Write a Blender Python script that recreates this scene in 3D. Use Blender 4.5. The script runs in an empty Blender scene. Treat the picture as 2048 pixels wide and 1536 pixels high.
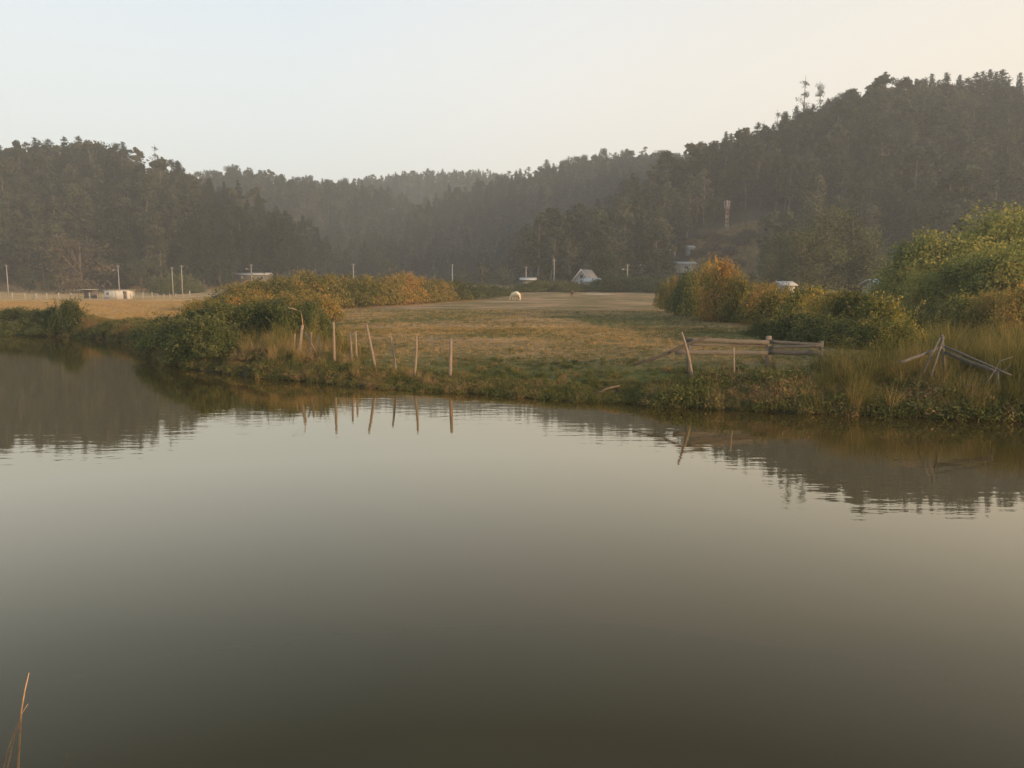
import bpy, math, random
import numpy as np
from mathutils import Vector, Euler

random.seed(7)
RNG = np.random.default_rng(11)
sc = bpy.context.scene
COL = sc.collection
R = math.radians

# ------------------------------------------------------------------ camera
F = 1540.0 / 2048.0
PITCH = math.atan(186.0 / 1540.0)
CAMH = 3.5
cam_d = bpy.data.cameras.new('camera')
cam = bpy.data.objects.new('camera', cam_d)
COL.objects.link(cam)
cam.location = (0, 0, CAMH)
cam.rotation_euler = (math.pi / 2 - PITCH, 0, 0)
cam_d.sensor_width = 36.0
cam_d.lens = 36.0 * F
cam_d.clip_start = 0.05
cam_d.clip_end = 6000
sc.camera = cam

# ------------------------------------------------------------------ light
SUN_AZ = R(128)      # clockwise from the view direction (+Y)
SUN_EL = R(10)
SUN_STRENGTH = 5.0
w = bpy.data.worlds.new('World')
sc.world = w
w.use_nodes = True
nt = w.node_tree
nt.nodes.clear()
out = nt.nodes.new('ShaderNodeOutputWorld')
sky = nt.nodes.new('ShaderNodeTexSky')
sky.sky_type = 'NISHITA'
sky.sun_disc = False
sky.sun_elevation = SUN_EL
sky.sun_rotation = SUN_AZ
sky.air_density = 1.0
sky.dust_density = 3.0
bg1 = nt.nodes.new('ShaderNodeBackground')
bg1.inputs['Strength'].default_value = 0.05
nt.links.new(sky.outputs[0], bg1.inputs['Color'])
# the thin bright high haze of the evening sky: smooth over the whole dome
tc = nt.nodes.new('ShaderNodeTexCoord')
sep = nt.nodes.new('ShaderNodeSeparateXYZ')
nt.links.new(tc.outputs['Generated'], sep.inputs[0])
r_el = nt.nodes.new('ShaderNodeValToRGB')
e = r_el.color_ramp.elements
e[0].position = 0.0
e[0].color = (0.80, 0.74, 0.66, 1)
e[1].position = 1.0
e[1].color = (0.30, 0.38, 0.48, 1)
n1 = e.new(0.25); n1.color = (0.76, 0.74, 0.70, 1)
n2 = e.new(0.55); n2.color = (0.57, 0.66, 0.75, 1)
nt.links.new(sep.outputs['Z'], r_el.inputs[0])
dot = nt.nodes.new('ShaderNodeVectorMath')
dot.operation = 'DOT_PRODUCT'
SA = R(75)
dot.inputs[1].default_value = (math.sin(SA), math.cos(SA), 0.0)
nt.links.new(tc.outputs['Generated'], dot.inputs[0])
r_az = nt.nodes.new('ShaderNodeValToRGB')
e = r_az.color_ramp.elements
e[0].position = 0.0
e[0].color = (0.93, 1.0, 1.05, 1)
e[1].position = 1.0
e[1].color = (1.19, 1.02, 0.80, 1)
n1 = e.new(0.30); n1.color = (1.04, 1.03, 1.01, 1)
n2 = e.new(0.72); n2.color = (1.13, 1.03, 0.90, 1)
nt.links.new(dot.outputs['Value'], r_az.inputs[0])
mx = nt.nodes.new('ShaderNodeMix')
mx.data_type = 'RGBA'
mx.blend_type = 'MULTIPLY'
mx.inputs[0].default_value = 1.0
nt.links.new(r_el.outputs[0], mx.inputs[6])
nt.links.new(r_az.outputs[0], mx.inputs[7])
bg2 = nt.nodes.new('ShaderNodeBackground')
bg2.inputs['Strength'].default_value = 1.13
nt.links.new(mx.outputs[2], bg2.inputs['Color'])
add = nt.nodes.new('ShaderNodeAddShader')
nt.links.new(bg1.outputs[0], add.inputs[0])
nt.links.new(bg2.outputs[0], add.inputs[1])
nt.links.new(add.outputs[0], out.inputs['Surface'])

sd = bpy.data.lights.new('sun', 'SUN')
sd.energy = SUN_STRENGTH
sd.angle = R(1.5)
sd.color = (1.0, 0.63, 0.31)
so = bpy.data.objects.new('sun', sd)
COL.objects.link(so)
so.location = (60, -20, 40)
sdir = Vector((math.sin(SUN_AZ) * math.cos(SUN_EL), math.cos(SUN_AZ) * math.cos(SUN_EL), math.sin(SUN_EL)))
so.rotation_euler = sdir.to_track_quat('Z', 'Y').to_euler()

sc.view_settings.view_transform = 'Standard'
sc.view_settings.look = 'None'
sc.view_settings.exposure = 0.0
sc.view_settings.gamma = 1.0
sc.view_settings.use_curve_mapping = False
sc.render.engine = 'CYCLES'
sc.cycles.use_denoising = True
sc.cycles.max_bounces = 6
sc.cycles.diffuse_bounces = 2
sc.cycles.glossy_bounces = 2
sc.cycles.transmission_bounces = 2
sc.cycles.volume_bounces = 1
sc.cycles.transparent_max_bounces = 4
sc.cycles.sample_clamp_indirect = 4.0

# ------------------------------------------------------------------ pixels <-> world
CP, SP = math.cos(PITCH), math.sin(PITCH)


def ray(px, py):
    u = (px - 1024) / 1540.0
    v = (768 - py) / 1540.0
    return u, CP + v * SP, -SP + v * CP


def at(px, py, Y):
    a, b, c = ray(px, py)
    t = Y / b
    return Vector((a * t, Y, CAMH + c * t))


def plane(px, py, z=0.0):
    a, b, c = ray(px, py)
    t = (z - CAMH) / c
    return Vector((a * t, b * t, z))


def smooth(a, b, x):
    t = np.clip((np.asarray(x, float) - a) / (b - a), 0, 1)
    return t * t * (3 - 2 * t)


def _hash(ix, iy, s):
    n = (ix.astype(np.int64) * 374761393 + iy.astype(np.int64) * 668265263 + s * 982451653) & 0x7fffffff
    n = ((n ^ (n >> 13)) * 1274126177) & 0x7fffffff
    return ((n ^ (n >> 16)) & 0xffffff) / float(0xffffff)


def noise(x, y, s=0):
    x = np.asarray(x, float); y = np.asarray(y, float)
    ix = np.floor(x); iy = np.floor(y)
    fx = x - ix; fy = y - iy
    fx = fx * fx * (3 - 2 * fx); fy = fy * fy * (3 - 2 * fy)
    a = _hash(ix, iy, s); b = _hash(ix + 1, iy, s)
    c = _hash(ix, iy + 1, s); d = _hash(ix + 1, iy + 1, s)
    return (a * (1 - fx) + b * fx) * (1 - fy) + (c * (1 - fx) + d * fx) * fy


def fbm(x, y, s=0, o=3):
    v = 0; a = .5; t = 0
    for k in range(o):
        v = v + a * noise(x * 2 ** k, y * 2 ** k, s + k); t += a; a *= .5
    return v / t

# ------------------------------------------------------------------ terrain shape
shore_px = [(0, 664), (100, 671), (200, 678), (272, 690), (300, 712), (335, 727), (400, 742), (460, 750), (560, 759),
            (640, 766), (720, 776), (830, 784), (950, 787), (1050, 797), (1200, 805), (1350, 815), (1500, 822),
            (1650, 829), (1800, 834), (1950, 838), (2048, 842)]
SX = [-400, -120, -60]; SY = [120, 84, 68]
for p in shore_px:
    q = plane(*p); SX.append(q.x); SY.append(q.y)
SX += [20, 40, 100, 500]; SY += [19.2, 18.5, 17, 10]


def shore(x):
    return np.interp(x, SX, SY) + (fbm(np.asarray(x, float) * .9, 0 * np.asarray(x, float), 5) - .5) * .7


# skyline of each hill: (pixel x, pixel y) of the tree tops, foot depth, ridge depth, tree height taken off
def layer(pts, y0, y1, tree, back=220, far=0.25):
    us, hs = [], []
    for px, py in pts:
        a, b, c = ray(px, py)
        us.append(a / b); hs.append(max(0.0, CAMH + c / b * y1 - tree))
    return dict(u=us, h=hs, y0=y0, y1=y1, back=back, far=far, pts=pts, tree=tree)


HL = {
 'left': layer([(-1400, 420), (-700, 330), (-300, 300), (0, 303), (60, 290), (150, 280), (215, 282), (270, 290), (330, 312),
                (385, 342), (430, 358), (480, 385), (540, 420), (600, 452), (660, 490), (740, 540), (800, 590)], 232, 350, 18, 160),
 'behind': layer([(200, 420), (330, 372), (400, 345), (470, 328), (560, 345), (640, 348), (700, 357), (760, 368), (830, 400), (900, 440), (980, 500), (1050, 570)], 400, 600, 16, 250),
 'valley': layer([(500, 420), (600, 380), (680, 362), (715, 357), (770, 352), (830, 342), (900, 340), (1000, 345), (1080, 350), (1300, 330), (1500, 305), (1700, 310), (2400, 330)], 600, 800, 13, 300),
 'middle': layer([(560, 570), (640, 500), (720, 455), (800, 420), (880, 388), (960, 362), (1010, 346), (1080, 330), (1130, 312), (1210, 300), (1290, 297), (1330, 300), (1430, 299), (1600, 300), (1900, 320), (2300, 360)], 330, 560, 16, 260),
 'right': layer([(760, 575), (900, 545), (1000, 520), (1120, 470), (1230, 410), (1330, 350), (1400, 308), (1430, 285), (1470, 272), (1520, 262), (1560, 240), (1600, 215), (1650, 200),
                 (1700, 190), (1750, 175), (1800, 170), (1850, 160), (1965, 156), (2048, 168), (2250, 190), (2600, 250), (3000, 420), (3400, 600)], 205, 345, 20, 160),
}
LAYERS = list(HL.values())


def layer_h(L, x, y):
    ys = np.maximum(y, 1.0)
    u = x / ys
    H = np.interp(u, L['u'], L['h'], left=L['h'][0] * .6, right=0.0)
    y0 = L['y0'] + 14 * (noise(u * 9, 0 * u, 31) - .5)
    t = np.clip((y - y0) / (L['y1'] - y0), 0, 1)
    up = .62 * t + .38 * np.sin(t * math.pi / 2) ** 1.4
    up = np.where(t <= 0, 0, up)
    dn = smooth(0, L['back'], y - L['y1'])
    z = H * up * (1 - (1 - L['far']) * dn)
    g = (fbm(u * 14, t * 1.7, 60) - .5) * 13 * smooth(0, .35, t) * (1 - smooth(.8, 1.0, t)) * np.minimum(1, H / 30)
    return z + g


def ground(x, y):
    x = np.asarray(x, float); y = np.asarray(y, float)
    sh = shore(x)
    d = (y - sh) * .85
    slope = np.interp(x, [-40, -14, 0, 14], [0.75, .75, .62, .7])
    steep = np.interp(d, [-12, -2, -.4, 0, .5, 1.3, 2.5, 5], [-1.6, -1.0, -.35, 0, .34, .72, .9, 1.0])
    gentle = np.interp(d, [-12, -2, -.4, 0, 1, 2.5, 5, 12], [-1.6, -1.0, -.25, 0, .12, .34, .62, 1.0])
    ss = np.interp(x, [-9, -4, 2, 8], [1.0, .15, .25, .9])
    lift = ss * steep + (1 - ss) * gentle
    zc = np.interp(y, [15, 30, 60, 100, 136, 150, 170, 190, 230, 300], [.88, .95, 1.04, 1.25, 1.80, 2.35, 3.15, 3.95, 5.0, 5.8])
    zl = np.interp(y, [15, 50, 100, 150, 200, 240, 300], [.95, 1.2, 1.25, 1.5, 2.3, 3.4, 4.6])
    u = x / np.maximum(y, 5)
    m = smooth(-.30, -.42, u) if False else 1 - smooth(-.46, -.30, u)
    zf = zc * (1 - m) + zl * m
    zf = zf + (fbm(x * .15, y * .15, 9) - .5) * .16 + (fbm(x * .9, y * .9, 14) - .5) * .07
    far = np.where(d > 0, lift * zf, lift)
    yn = 5.0 + (fbm(x * .5, x * 0, 44) - .5) * .25
    dn = yn - y
    near = np.interp(dn, [-30, -6, -2, 0, .5, 1.7, 3.4, 5, 12, 60, 300], [-1.6, -1.3, -.8, 0, .22, .95, 1.75, 1.9, 2.0, 2.2, 3]) \
        + (fbm(x * .6, y * .6, 23) - .5) * .12 * smooth(0, 1, dn)
    z = np.maximum(far, near) if False else np.where(y < (yn + sh) / 2, near, far)
    for L in LAYERS:
        z = np.maximum(z, layer_h(L, x, y) + np.where(y > L['y0'], 1.5, -50))
    return z


def gz(x, y):
    return float(ground(np.array([x]), np.array([y]))[0])


def hit(px, py, y0=20.0, y1=1200.0):
    a, b, c = ray(px, py)
    Y = y0
    while Y < y1:
        x = a / b * Y; z = CAMH + c / b * Y
        if z <= gz(x, Y): return Vector((x, Y, gz(x, Y)))
        Y *= 1.004
    return Vector((a / b * y1, y1, gz(a / b * y1, y1)))


def foot(px, Y):
    a, b, c = ray(px, 600)
    x = a / b * Y
    return Vector((x, Y, gz(x, Y)))


def top_h(px, py, Y, base):
    """height above base of pixel row py at depth Y"""
    return at(px, py, Y).z - base

# ------------------------------------------------------------------ mesh helpers


class Geo:
    def __init__(self):
        self.v = []; self.f = []; self.m = []; self.t = []; self.n = 0

    def add(self, verts, faces, mat=0, tint=0.5):
        verts = np.asarray(verts, np.float32).reshape(-1, 3)
        faces = np.asarray(faces, np.int32).reshape(-1, 4)
        self.v.append(verts); self.f.append(faces + self.n); self.n += len(verts)
        self.m.append(np.full(len(faces), mat, np.int32))
        self.t.append(np.broadcast_to(np.asarray(tint, np.float32), (len(faces),)).copy())
        return self

    def merge(self, g, mat=None):
        for v, f, m, t in zip(g.v, g.f, g.m, g.t):
            pass
        if g.n == 0: return self
        V = np.concatenate(g.v); Fa = np.concatenate(g.f)
        self.v.append(V); self.f.append(Fa + self.n); self.n += len(V)
        M = np.concatenate(g.m)
        self.m.append(M if mat is None else np.full(len(M), mat, np.int32)); self.t.append(np.concatenate(g.t))
        return self

    def mesh(self, name, mats, smooth_shade=False):
        V = np.concatenate(self.v); Fa = np.concatenate(self.f)
        me = bpy.data.meshes.new(name)
        me.vertices.add(len(V)); me.vertices.foreach_set('co', V.ravel())
        me.loops.add(Fa.size); me.loops.foreach_set('vertex_index', Fa.ravel())
        me.polygons.add(len(Fa))
        me.polygons.foreach_set('loop_start', np.arange(0, Fa.size, 4, dtype=np.int32))
        me.polygons.foreach_set('material_index', np.concatenate(self.m))
        me.update(calc_edges=True)
        at_ = me.attributes.new('tint', 'FLOAT', 'FACE')
        at_.data.foreach_set('value', np.concatenate(self.t))
        for m in (mats if isinstance(mats, (list, tuple)) else [mats]): me.materials.append(m)
        if smooth_shade:
            me.polygons.foreach_set('use_smooth', np.ones(len(Fa), bool))
        return me

    def obj(self, name, mats, parent=None, loc=None, smooth_shade=False):
        o = bpy.data.objects.new(name, self.mesh(name, mats, smooth_shade))
        COL.objects.link(o)
        if parent: o.parent = parent
        if loc is not None: o.location = loc
        return o


def tube(g, pts, rad, n=6, mat=0, tint=.5, jit=0.0, cap=True):
    pts = [Vector(p) for p in pts]
    rings = []
    for i, p in enumerate(pts):
        d = (pts[min(i + 1, len(pts) - 1)] - pts[max(i - 1, 0)]).normalized()
        a = d.orthogonal().normalized() if abs(d.z) < .9 else Vector((1, 0, 0)).cross(d).normalized()
        b = d.cross(a)
        r = rad[i] if hasattr(rad, '__len__') else rad
        for k in range(n):
            th = 2 * math.pi * k / n
            rr = r * (1 + random.uniform(-jit, jit))
            rings.append(p + a * math.cos(th) * rr + b * math.sin(th) * rr)
    fs = []
    for i in range(len(pts) - 1):
        for k in range(n):
            k2 = (k + 1) % n
            fs.append((i * n + k, i * n + k2, (i + 1) * n + k2, (i + 1) * n + k))
    if cap and n in (6, 8):
        o = (len(pts) - 1) * n
        if n == 6:
            fs += [(o, o + 1, o + 2, o + 3), (o, o + 3, o + 4, o + 5), (3, 2, 1, 0), (5, 4, 3, 0)]
        else:
            fs += [(o, o + 1, o + 2, o + 3), (o, o + 3, o + 4, o + 7), (o + 4, o + 5, o + 6, o + 7)]
            fs += [(3, 2, 1, 0), (7, 4, 3, 0), (7, 6, 5, 4)]
    g.add([tuple(v) for v in rings], fs, mat, tint)
    return g


def box(g, c, s, mat=0, tint=.5, rz=0.0):
    cx, cy, cz = c; sx, sy, sz = [q / 2 for q in s]
    vs = []
    for dz in (-sz, sz):
        for dx, dy in ((-sx, -sy), (sx, -sy), (sx, sy), (-sx, sy)):
            x = dx * math.cos(rz) - dy * math.sin(rz); y = dx * math.sin(rz) + dy * math.cos(rz)
            vs.append((cx + x, cy + y, cz + dz))
    g.add(vs, [(3, 2, 1, 0), (4, 5, 6, 7), (0, 1, 5, 4), (1, 2, 6, 5), (2, 3, 7, 6), (3, 0, 4, 7)], mat, tint)
    return g


def plank(p, q, w_, t_, seg=7, rough=.012):
    """weathered board from p to q, w_ tall, t_ thick, uneven edges"""
    g = Geo(); p = Vector(p); q = Vector(q); d = (q - p).normalized()
    side = Vector((-d.y, d.x, 0)).normalized(); up = side.cross(d).normalized() * -1
    if up.z < 0: up = -up
    vs = []
    for i in range(seg + 1):
        c = p.lerp(q, i / seg) + up * random.uniform(-rough, rough) + side * random.uniform(-rough, rough)
        a = w_ / 2 * random.uniform(.86, 1.08); b = t_ / 2
        vs += [tuple(c - up * a - side * b), tuple(c - up * a + side * b), tuple(c + up * a + side * b), tuple(c + up * a - side * b)]
    fs = []
    for i in range(seg):
        for k in range(4):
            fs.append((i * 4 + k, i * 4 + (k + 1) % 4, i * 4 + 4 + (k + 1) % 4, i * 4 + 4 + k))
    fs += [(3, 2, 1, 0), (seg * 4, seg * 4 + 1, seg * 4 + 2, seg * 4 + 3)]
    g.add(vs, fs)
    return g


def unit(v):
    return v / np.maximum(1e-6, np.linalg.norm(v, axis=1, keepdims=True))


def leaves(g, C, N, size, aspect=.55, tint=None, mat=0, jitter=.7, updir=None):
    """rhombic leaf faces at points C facing about N"""
    n = len(C)
    N = unit(N + RNG.normal(0, jitter, (n, 3)))
    T = RNG.normal(0, 1, (n, 3)) if updir is None else np.asarray(updir) + RNG.normal(0, .35, (n, 3))
    A = unit(np.cross(N, T)); B = unit(np.cross(A, N))
    s = (np.broadcast_to(size, (n,)) * RNG.uniform(.65, 1.3, n))[:, None]
    V = np.stack([C - B * s * .5, C + A * s * aspect * .5, C + B * s * .5, C - A * s * aspect * .5], 1).reshape(-1, 3)
    Fa = np.arange(4 * n).reshape(n, 4)
    if tint is None: tint = RNG.uniform(0, 1, n)
    g.add(V, Fa, mat, tint)


def blob_pts(n, c, r, shell=.45, low=-.6):
    """points in the outer part of an ellipsoid"""
    d = RNG.normal(0, 1, (int(n * 1.6) + 8, 3)); d = unit(d)
    d = d[d[:, 2] > low][:n]
    rad = 1 - shell * RNG.uniform(0, 1, len(d)) ** 1.6
    lump = 1 + .16 * np.sin(d[:, 0] * 7 + c[0] * 3) * np.cos(d[:, 1] * 6 + c[1] * 5 + d[:, 2] * 5)
    P = np.asarray(c) + d * (np.asarray(r) * (rad * lump)[:, None])
    return P, unit(d / np.asarray(r))

# ------------------------------------------------------------------ materials


def mat_new(name):
    m = bpy.data.materials.new(name); m.use_nodes = True
    t = m.node_tree; t.nodes.clear()
    o = t.nodes.new('ShaderNodeOutputMaterial')
    return m, t, o


def ramp(t, stops, fac):
    r = t.nodes.new('ShaderNodeValToRGB'); el = r.color_ramp.elements
    el[0].position = stops[0][0]; el[0].color = (*stops[0][1], 1)
    el[1].position = stops[-1][0]; el[1].color = (*stops[-1][1], 1)
    for p, c in stops[1:-1]:
        q = el.new(p); q.color = (*c, 1)
    t.links.new(fac, r.inputs[0])
    return r.outputs[0]


def math_n(t, op, a, b=None, clamp=False):
    n = t.nodes.new('ShaderNodeMath'); n.operation = op; n.use_clamp = clamp
    for i, q in enumerate((a, b)):
        if q is None: continue
        if isinstance(q, (int, float)): n.inputs[i].default_value = q
        else: t.links.new(q, n.inputs[i])
    return n.outputs[0]


def tex_noise(t, scale, detail=3, vec=None, rough=.55):
    n = t.nodes.new('ShaderNodeTexNoise'); n.inputs['Scale'].default_value = scale
    n.inputs['Detail'].default_value = detail; n.inputs['Roughness'].default_value = rough
    if vec is not None: t.links.new(vec, n.inputs['Vector'])
    return n


def leaf_mat(name, stops, wscale=.5, wn=.5, wt=.35, wr=.3, transl=.3, warm=None):
    """foliage: colour from leaf tint + patches in the plant + the individual"""
    m, t, o = mat_new(name)
    g = t.nodes.new('ShaderNodeNewGeometry')
    nz = tex_noise(t, wscale, 2, g.outputs['Position'])
    a = t.nodes.new('ShaderNodeAttribute'); a.attribute_name = 'tint'
    oi = t.nodes.new('ShaderNodeObjectInfo')
    k = math_n(t, 'MULTIPLY', math_n(t, 'SUBTRACT', nz.outputs[0], .5), wn * 2.4)
    k = math_n(t, 'ADD', k, math_n(t, 'MULTIPLY', math_n(t, 'SUBTRACT', a.outputs['Fac'], .5), wt * 1.5))
    k = math_n(t, 'ADD', k, math_n(t, 'MULTIPLY', math_n(t, 'SUBTRACT', oi.outputs['Random'], .5), wr))
    k = math_n(t, 'ADD', k, .5, True)
    c = ramp(t, stops, k)
    d = t.nodes.new('ShaderNodeBsdfDiffuse'); tr = t.nodes.new('ShaderNodeBsdfTranslucent')
    t.links.new(c, d.inputs[0]); t.links.new(c, tr.inputs[0])
    mix = t.nodes.new('ShaderNodeMixShader'); mix.inputs[0].default_value = transl
    t.links.new(d.outputs[0], mix.inputs[1]); t.links.new(tr.outputs[0], mix.inputs[2])
    t.links.new(mix.outputs[0], o.inputs[0])
    return m


def plain(name, col, rough=.8, var=.25, scale=6, bump=0.0, metallic=0.0, stretch=None):
    m, t, o = mat_new(name)
    b = t.nodes.new('ShaderNodeBsdfPrincipled')
    b.inputs['Roughness'].default_value = rough; b.inputs['Metallic'].default_value = metallic
    tc_ = t.nodes.new('ShaderNodeTexCoord'); vec = tc_.outputs['Object']
    if stretch:
        mp = t.nodes.new('ShaderNodeMapping'); mp.inputs['Scale'].default_value = stretch
        t.links.new(vec, mp.inputs[0]); vec = mp.outputs[0]
    nz = tex_noise(t, scale, 4, vec, .65)
    lo = tuple(max(0, c * (1 - var)) for c in col); hi = tuple(min(1, c * (1 + var)) for c in col)
    c = ramp(t, [(.3, lo), (.7, hi)], nz.outputs[0])
    t.links.new(c, b.inputs['Base Color'])
    if bump:
        bp = t.nodes.new('ShaderNodeBump'); bp.inputs['Strength'].default_value = bump
        t.links.new(nz.outputs[0], bp.inputs['Height']); t.links.new(bp.outputs[0], b.inputs['Normal'])
    t.links.new(b.outputs[0], o.inputs[0])
    return m


M = {}
M['hill_euc'] = leaf_mat('eucalyptus_foliage', [(0, (0.024, 0.035, 0.019)), (.5, (0.059, 0.069, 0.039)), (1, (0.119, 0.117, 0.067))], .03, .45, .30, .5, .2)
M['hill_pine'] = leaf_mat('pine_foliage', [(0, (.012, .022, .014)), (.5, (.028, .042, .024)), (1, (.062, .072, .040))], .03, .40, .3, .45, .12)
M['hill_broad'] = leaf_mat('broadleaf_foliage', [(0, (.018, .026, .012)), (.5, (.038, .050, .022)), (1, (.075, .080, .038))], .1, .3, .4, .45, .2)
M['olive'] = leaf_mat('olive_foliage', [(0, (0.041, 0.049, 0.020)), (.5, (0.094, 0.104, 0.046)), (1, (0.174, 0.167, 0.075))], .15, .4, .4, .45, .2)
M['rust_tree'] = leaf_mat('rust_foliage', [(0, (.045, .042, .024)), (.5, (.085, .070, .042)), (1, (.15, .115, .065))], .2, .4, .4, .3, .2)
M['pale_tree'] = leaf_mat('grey_green_foliage', [(0, (.035, .045, .028)), (.5, (.07, .08, .05)), (1, (.11, .115, .075))], .2, .4, .4, .3, .2)
M['willow'] = leaf_mat('yellow_green_foliage', [(0, (0.062, 0.085, 0.027)), (.45, (0.181, 0.200, 0.056)), (.8, (0.325, 0.294, 0.081)), (1, (0.425, 0.325, 0.100))], .35, .5, .45, .3, .3)
M['bramble'] = leaf_mat('bramble_foliage', [(0, (.022, .032, .012)), (.4, (.068, .088, .034)), (.75, (.125, .138, .050)), (1, (.20, .185, .065))], .5, .35, .5, .3, .25)
M['autumn'] = leaf_mat('autumn_foliage', [(0, (0.048, 0.058, 0.017)), (.38, (0.138, 0.138, 0.036)), (.68, (0.276, 0.210, 0.054)), (1, (0.432, 0.228, 0.072))], .42, .6, .45, .5, .3)
M['gold'] = leaf_mat('golden_hedge_foliage', [(0, (0.052, 0.067, 0.021)), (.35, (0.149, 0.161, 0.044)), (.68, (0.333, 0.270, 0.063)), (1, (0.483, 0.287, 0.081))], .42, .6, .45, .5, .3)
M['weed'] = leaf_mat('bank_weed_foliage', [(0, (0.044, 0.055, 0.022)), (.35, (0.094, 0.110, 0.037)), (.6, (0.176, 0.176, 0.055)), (.8, (0.209, 0.138, 0.068)), (1, (0.330, 0.209, 0.110))], .7, .5, .5, .5, .25)
M['grass_green'] = leaf_mat('green_grass', [(0, (.055, .062, .022)), (.5, (.11, .115, .040)), (1, (.19, .165, .07))], .3, .5, .5, .4, .3)
M['grass_dry'] = leaf_mat('dry_grass', [(0, (.19, .135, .06)), (.5, (.34, .235, .105)), (1, (.50, .34, .15))], .3, .5, .5, .4, .3)
M['reed'] = leaf_mat('reed_blades', [(0, (.055, .068, .020)), (.45, (.14, .135, .040)), (.8, (.27, .20, .07)), (1, (.42, .27, .11))], .5, .5, .5, .5, .3)
M['bark'] = plain('bark', (.10, .08, .06), .9, .4, 8)
M['pale_bark'] = plain('pale_bark', (.13, .11, .09), .85, .3, 5)
M['stem'] = plain('brown_stem', (.10, .07, .045), .9, .4, 6)
M['post'] = plain('weathered_post_wood', (.21, .16, .115), .9, .5, 14, .4, stretch=(6, 6, .8))
M['grey_wood'] = plain('grey_board_wood', (.105, .092, .078), .9, .35, 5, .4, stretch=(.7, 4, 9))
M['dark_wood'] = plain('dark_pole_wood', (.055, .044, .034), .9, .35, 8, .3)
M['concrete'] = plain('pale_pole_concrete', (.27, .26, .24), .8, .12, 3)
M['metal'] = plain('grey_metal', (.30, .30, .30), .5, .1, 4, metallic=.6)
M['white_wall'] = plain('white_wall_paint', (.33, .32, .30), .7, .12, 1.5)
M['grey_wall'] = plain('grey_board_wall', (.11, .10, .09), .8, .2, 2)
M['roof_light'] = plain('pale_metal_roof', (.34, .34, .33), .85, .08, 2)
M['roof_dark'] = plain('dark_roof', (.12, .10, .09), .8, .2, 2)
M['shed_wall'] = plain('white_shed_boards', (.52, .50, .46), .8, .15, 2)
M['trim'] = plain('white_trim_paint', (.62, .60, .56), .6, .08, 2)
M['roof_grey'] = plain('weathered_grey_roof', (.17, .16, .15), .8, .2, 2)
M['glass'] = plain('dark_window_glass', (.03, .035, .04), .15, .1, 2)
M['tower_red'] = plain('faded_red_mast_paint', (.20, .12, .105), .6, .1, 2)
M['tower_white'] = plain('white_mast_paint', (.26, .23, .21), .6, .1, 2)
M['horse_coat'] = plain('cream_horse_coat', (.80, .66, .44), .7, .08, 3)
M['horse_mane'] = plain('brown_horse_hair', (.30, .17, .09), .8, .2, 8)
M['calf_coat'] = plain('dark_brown_coat', (.06, .035, .022), .7, .2, 4)
M['dirt_pale'] = plain('pale_dust', (.62, .50, .36), .95, .15, 1.5)
M['stalk'] = plain('dry_stalk', (.50, .30, .15), .7, .3, 12)

# ground: soil and short grass, patches laid by noise; masks for straw, green and forest floor are vertex data
m, t, o = mat_new('ground_soil_and_grass')
g_ = t.nodes.new('ShaderNodeNewGeometry')
n_a = tex_noise(t, .12, 4, g_.outputs['Position'])
mp = t.nodes.new('ShaderNodeMapping'); mp.inputs['Scale'].default_value = (.55, 1.5, 1)
t.links.new(g_.outputs['Position'], mp.inputs[0])
n_b = tex_noise(t, 1.1, 5, mp.outputs[0], .7)
n_c = tex_noise(t, 9, 4, g_.outputs['Position'], .7)
k = math_n(t, 'ADD', math_n(t, 'MULTIPLY', n_a.outputs[0], .45), math_n(t, 'MULTIPLY', n_b.outputs[0], .40))
k = math_n(t, 'ADD', k, math_n(t, 'MULTIPLY', n_c.outputs[0], .15))
c_field = ramp(t, [(.36, (0.096, 0.096, 0.043)), (.45, (0.168, 0.138, 0.067)), (.52, (0.258, 0.180, 0.101)), (.59, (0.372, 0.252, 0.144))], k)
c_green = ramp(t, [(.36, (0.055, 0.070, 0.026)), (.50, (0.099, 0.108, 0.040)), (.62, (0.176, 0.149, 0.068))], k)
c_straw = ramp(t, [(.36, (.27, .175, .080)), (.50, (.40, .26, .120)), (.62, (.52, .35, .17))], k)
c_for = ramp(t, [(.36, (.020, .022, .014)), (.50, (.038, .036, .024)), (.62, (.07, .056, .038))], k)


def mixc(a, b, attr):
    at_ = t.nodes.new('ShaderNodeAttribute'); at_.attribute_name = attr
    q = t.nodes.new('ShaderNodeMix'); q.data_type = 'RGBA'
    t.links.new(at_.outputs['Fac'], q.inputs[0]); t.links.new(a, q.inputs[6]); t.links.new(b, q.inputs[7])
    return q.outputs[2]


c = mixc(c_field, c_green, 'green'); c = mixc(c, c_straw, 'straw'); c = mixc(c, c_for, 'wood')
b = t.nodes.new('ShaderNodeBsdfDiffuse')
t.links.new(c, b.inputs['Color'])
bp = t.nodes.new('ShaderNodeBump'); bp.inputs['Strength'].default_value = .7; bp.inputs['Distance'].default_value = .12
t.links.new(math_n(t, 'ADD', n_b.outputs[0], math_n(t, 'MULTIPLY', n_c.outputs[0], .5)), bp.inputs['Height'])
t.links.new(bp.outputs[0], b.inputs['Normal'])
t.links.new(b.outputs[0], o.inputs[0])
M['ground'] = m

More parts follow.
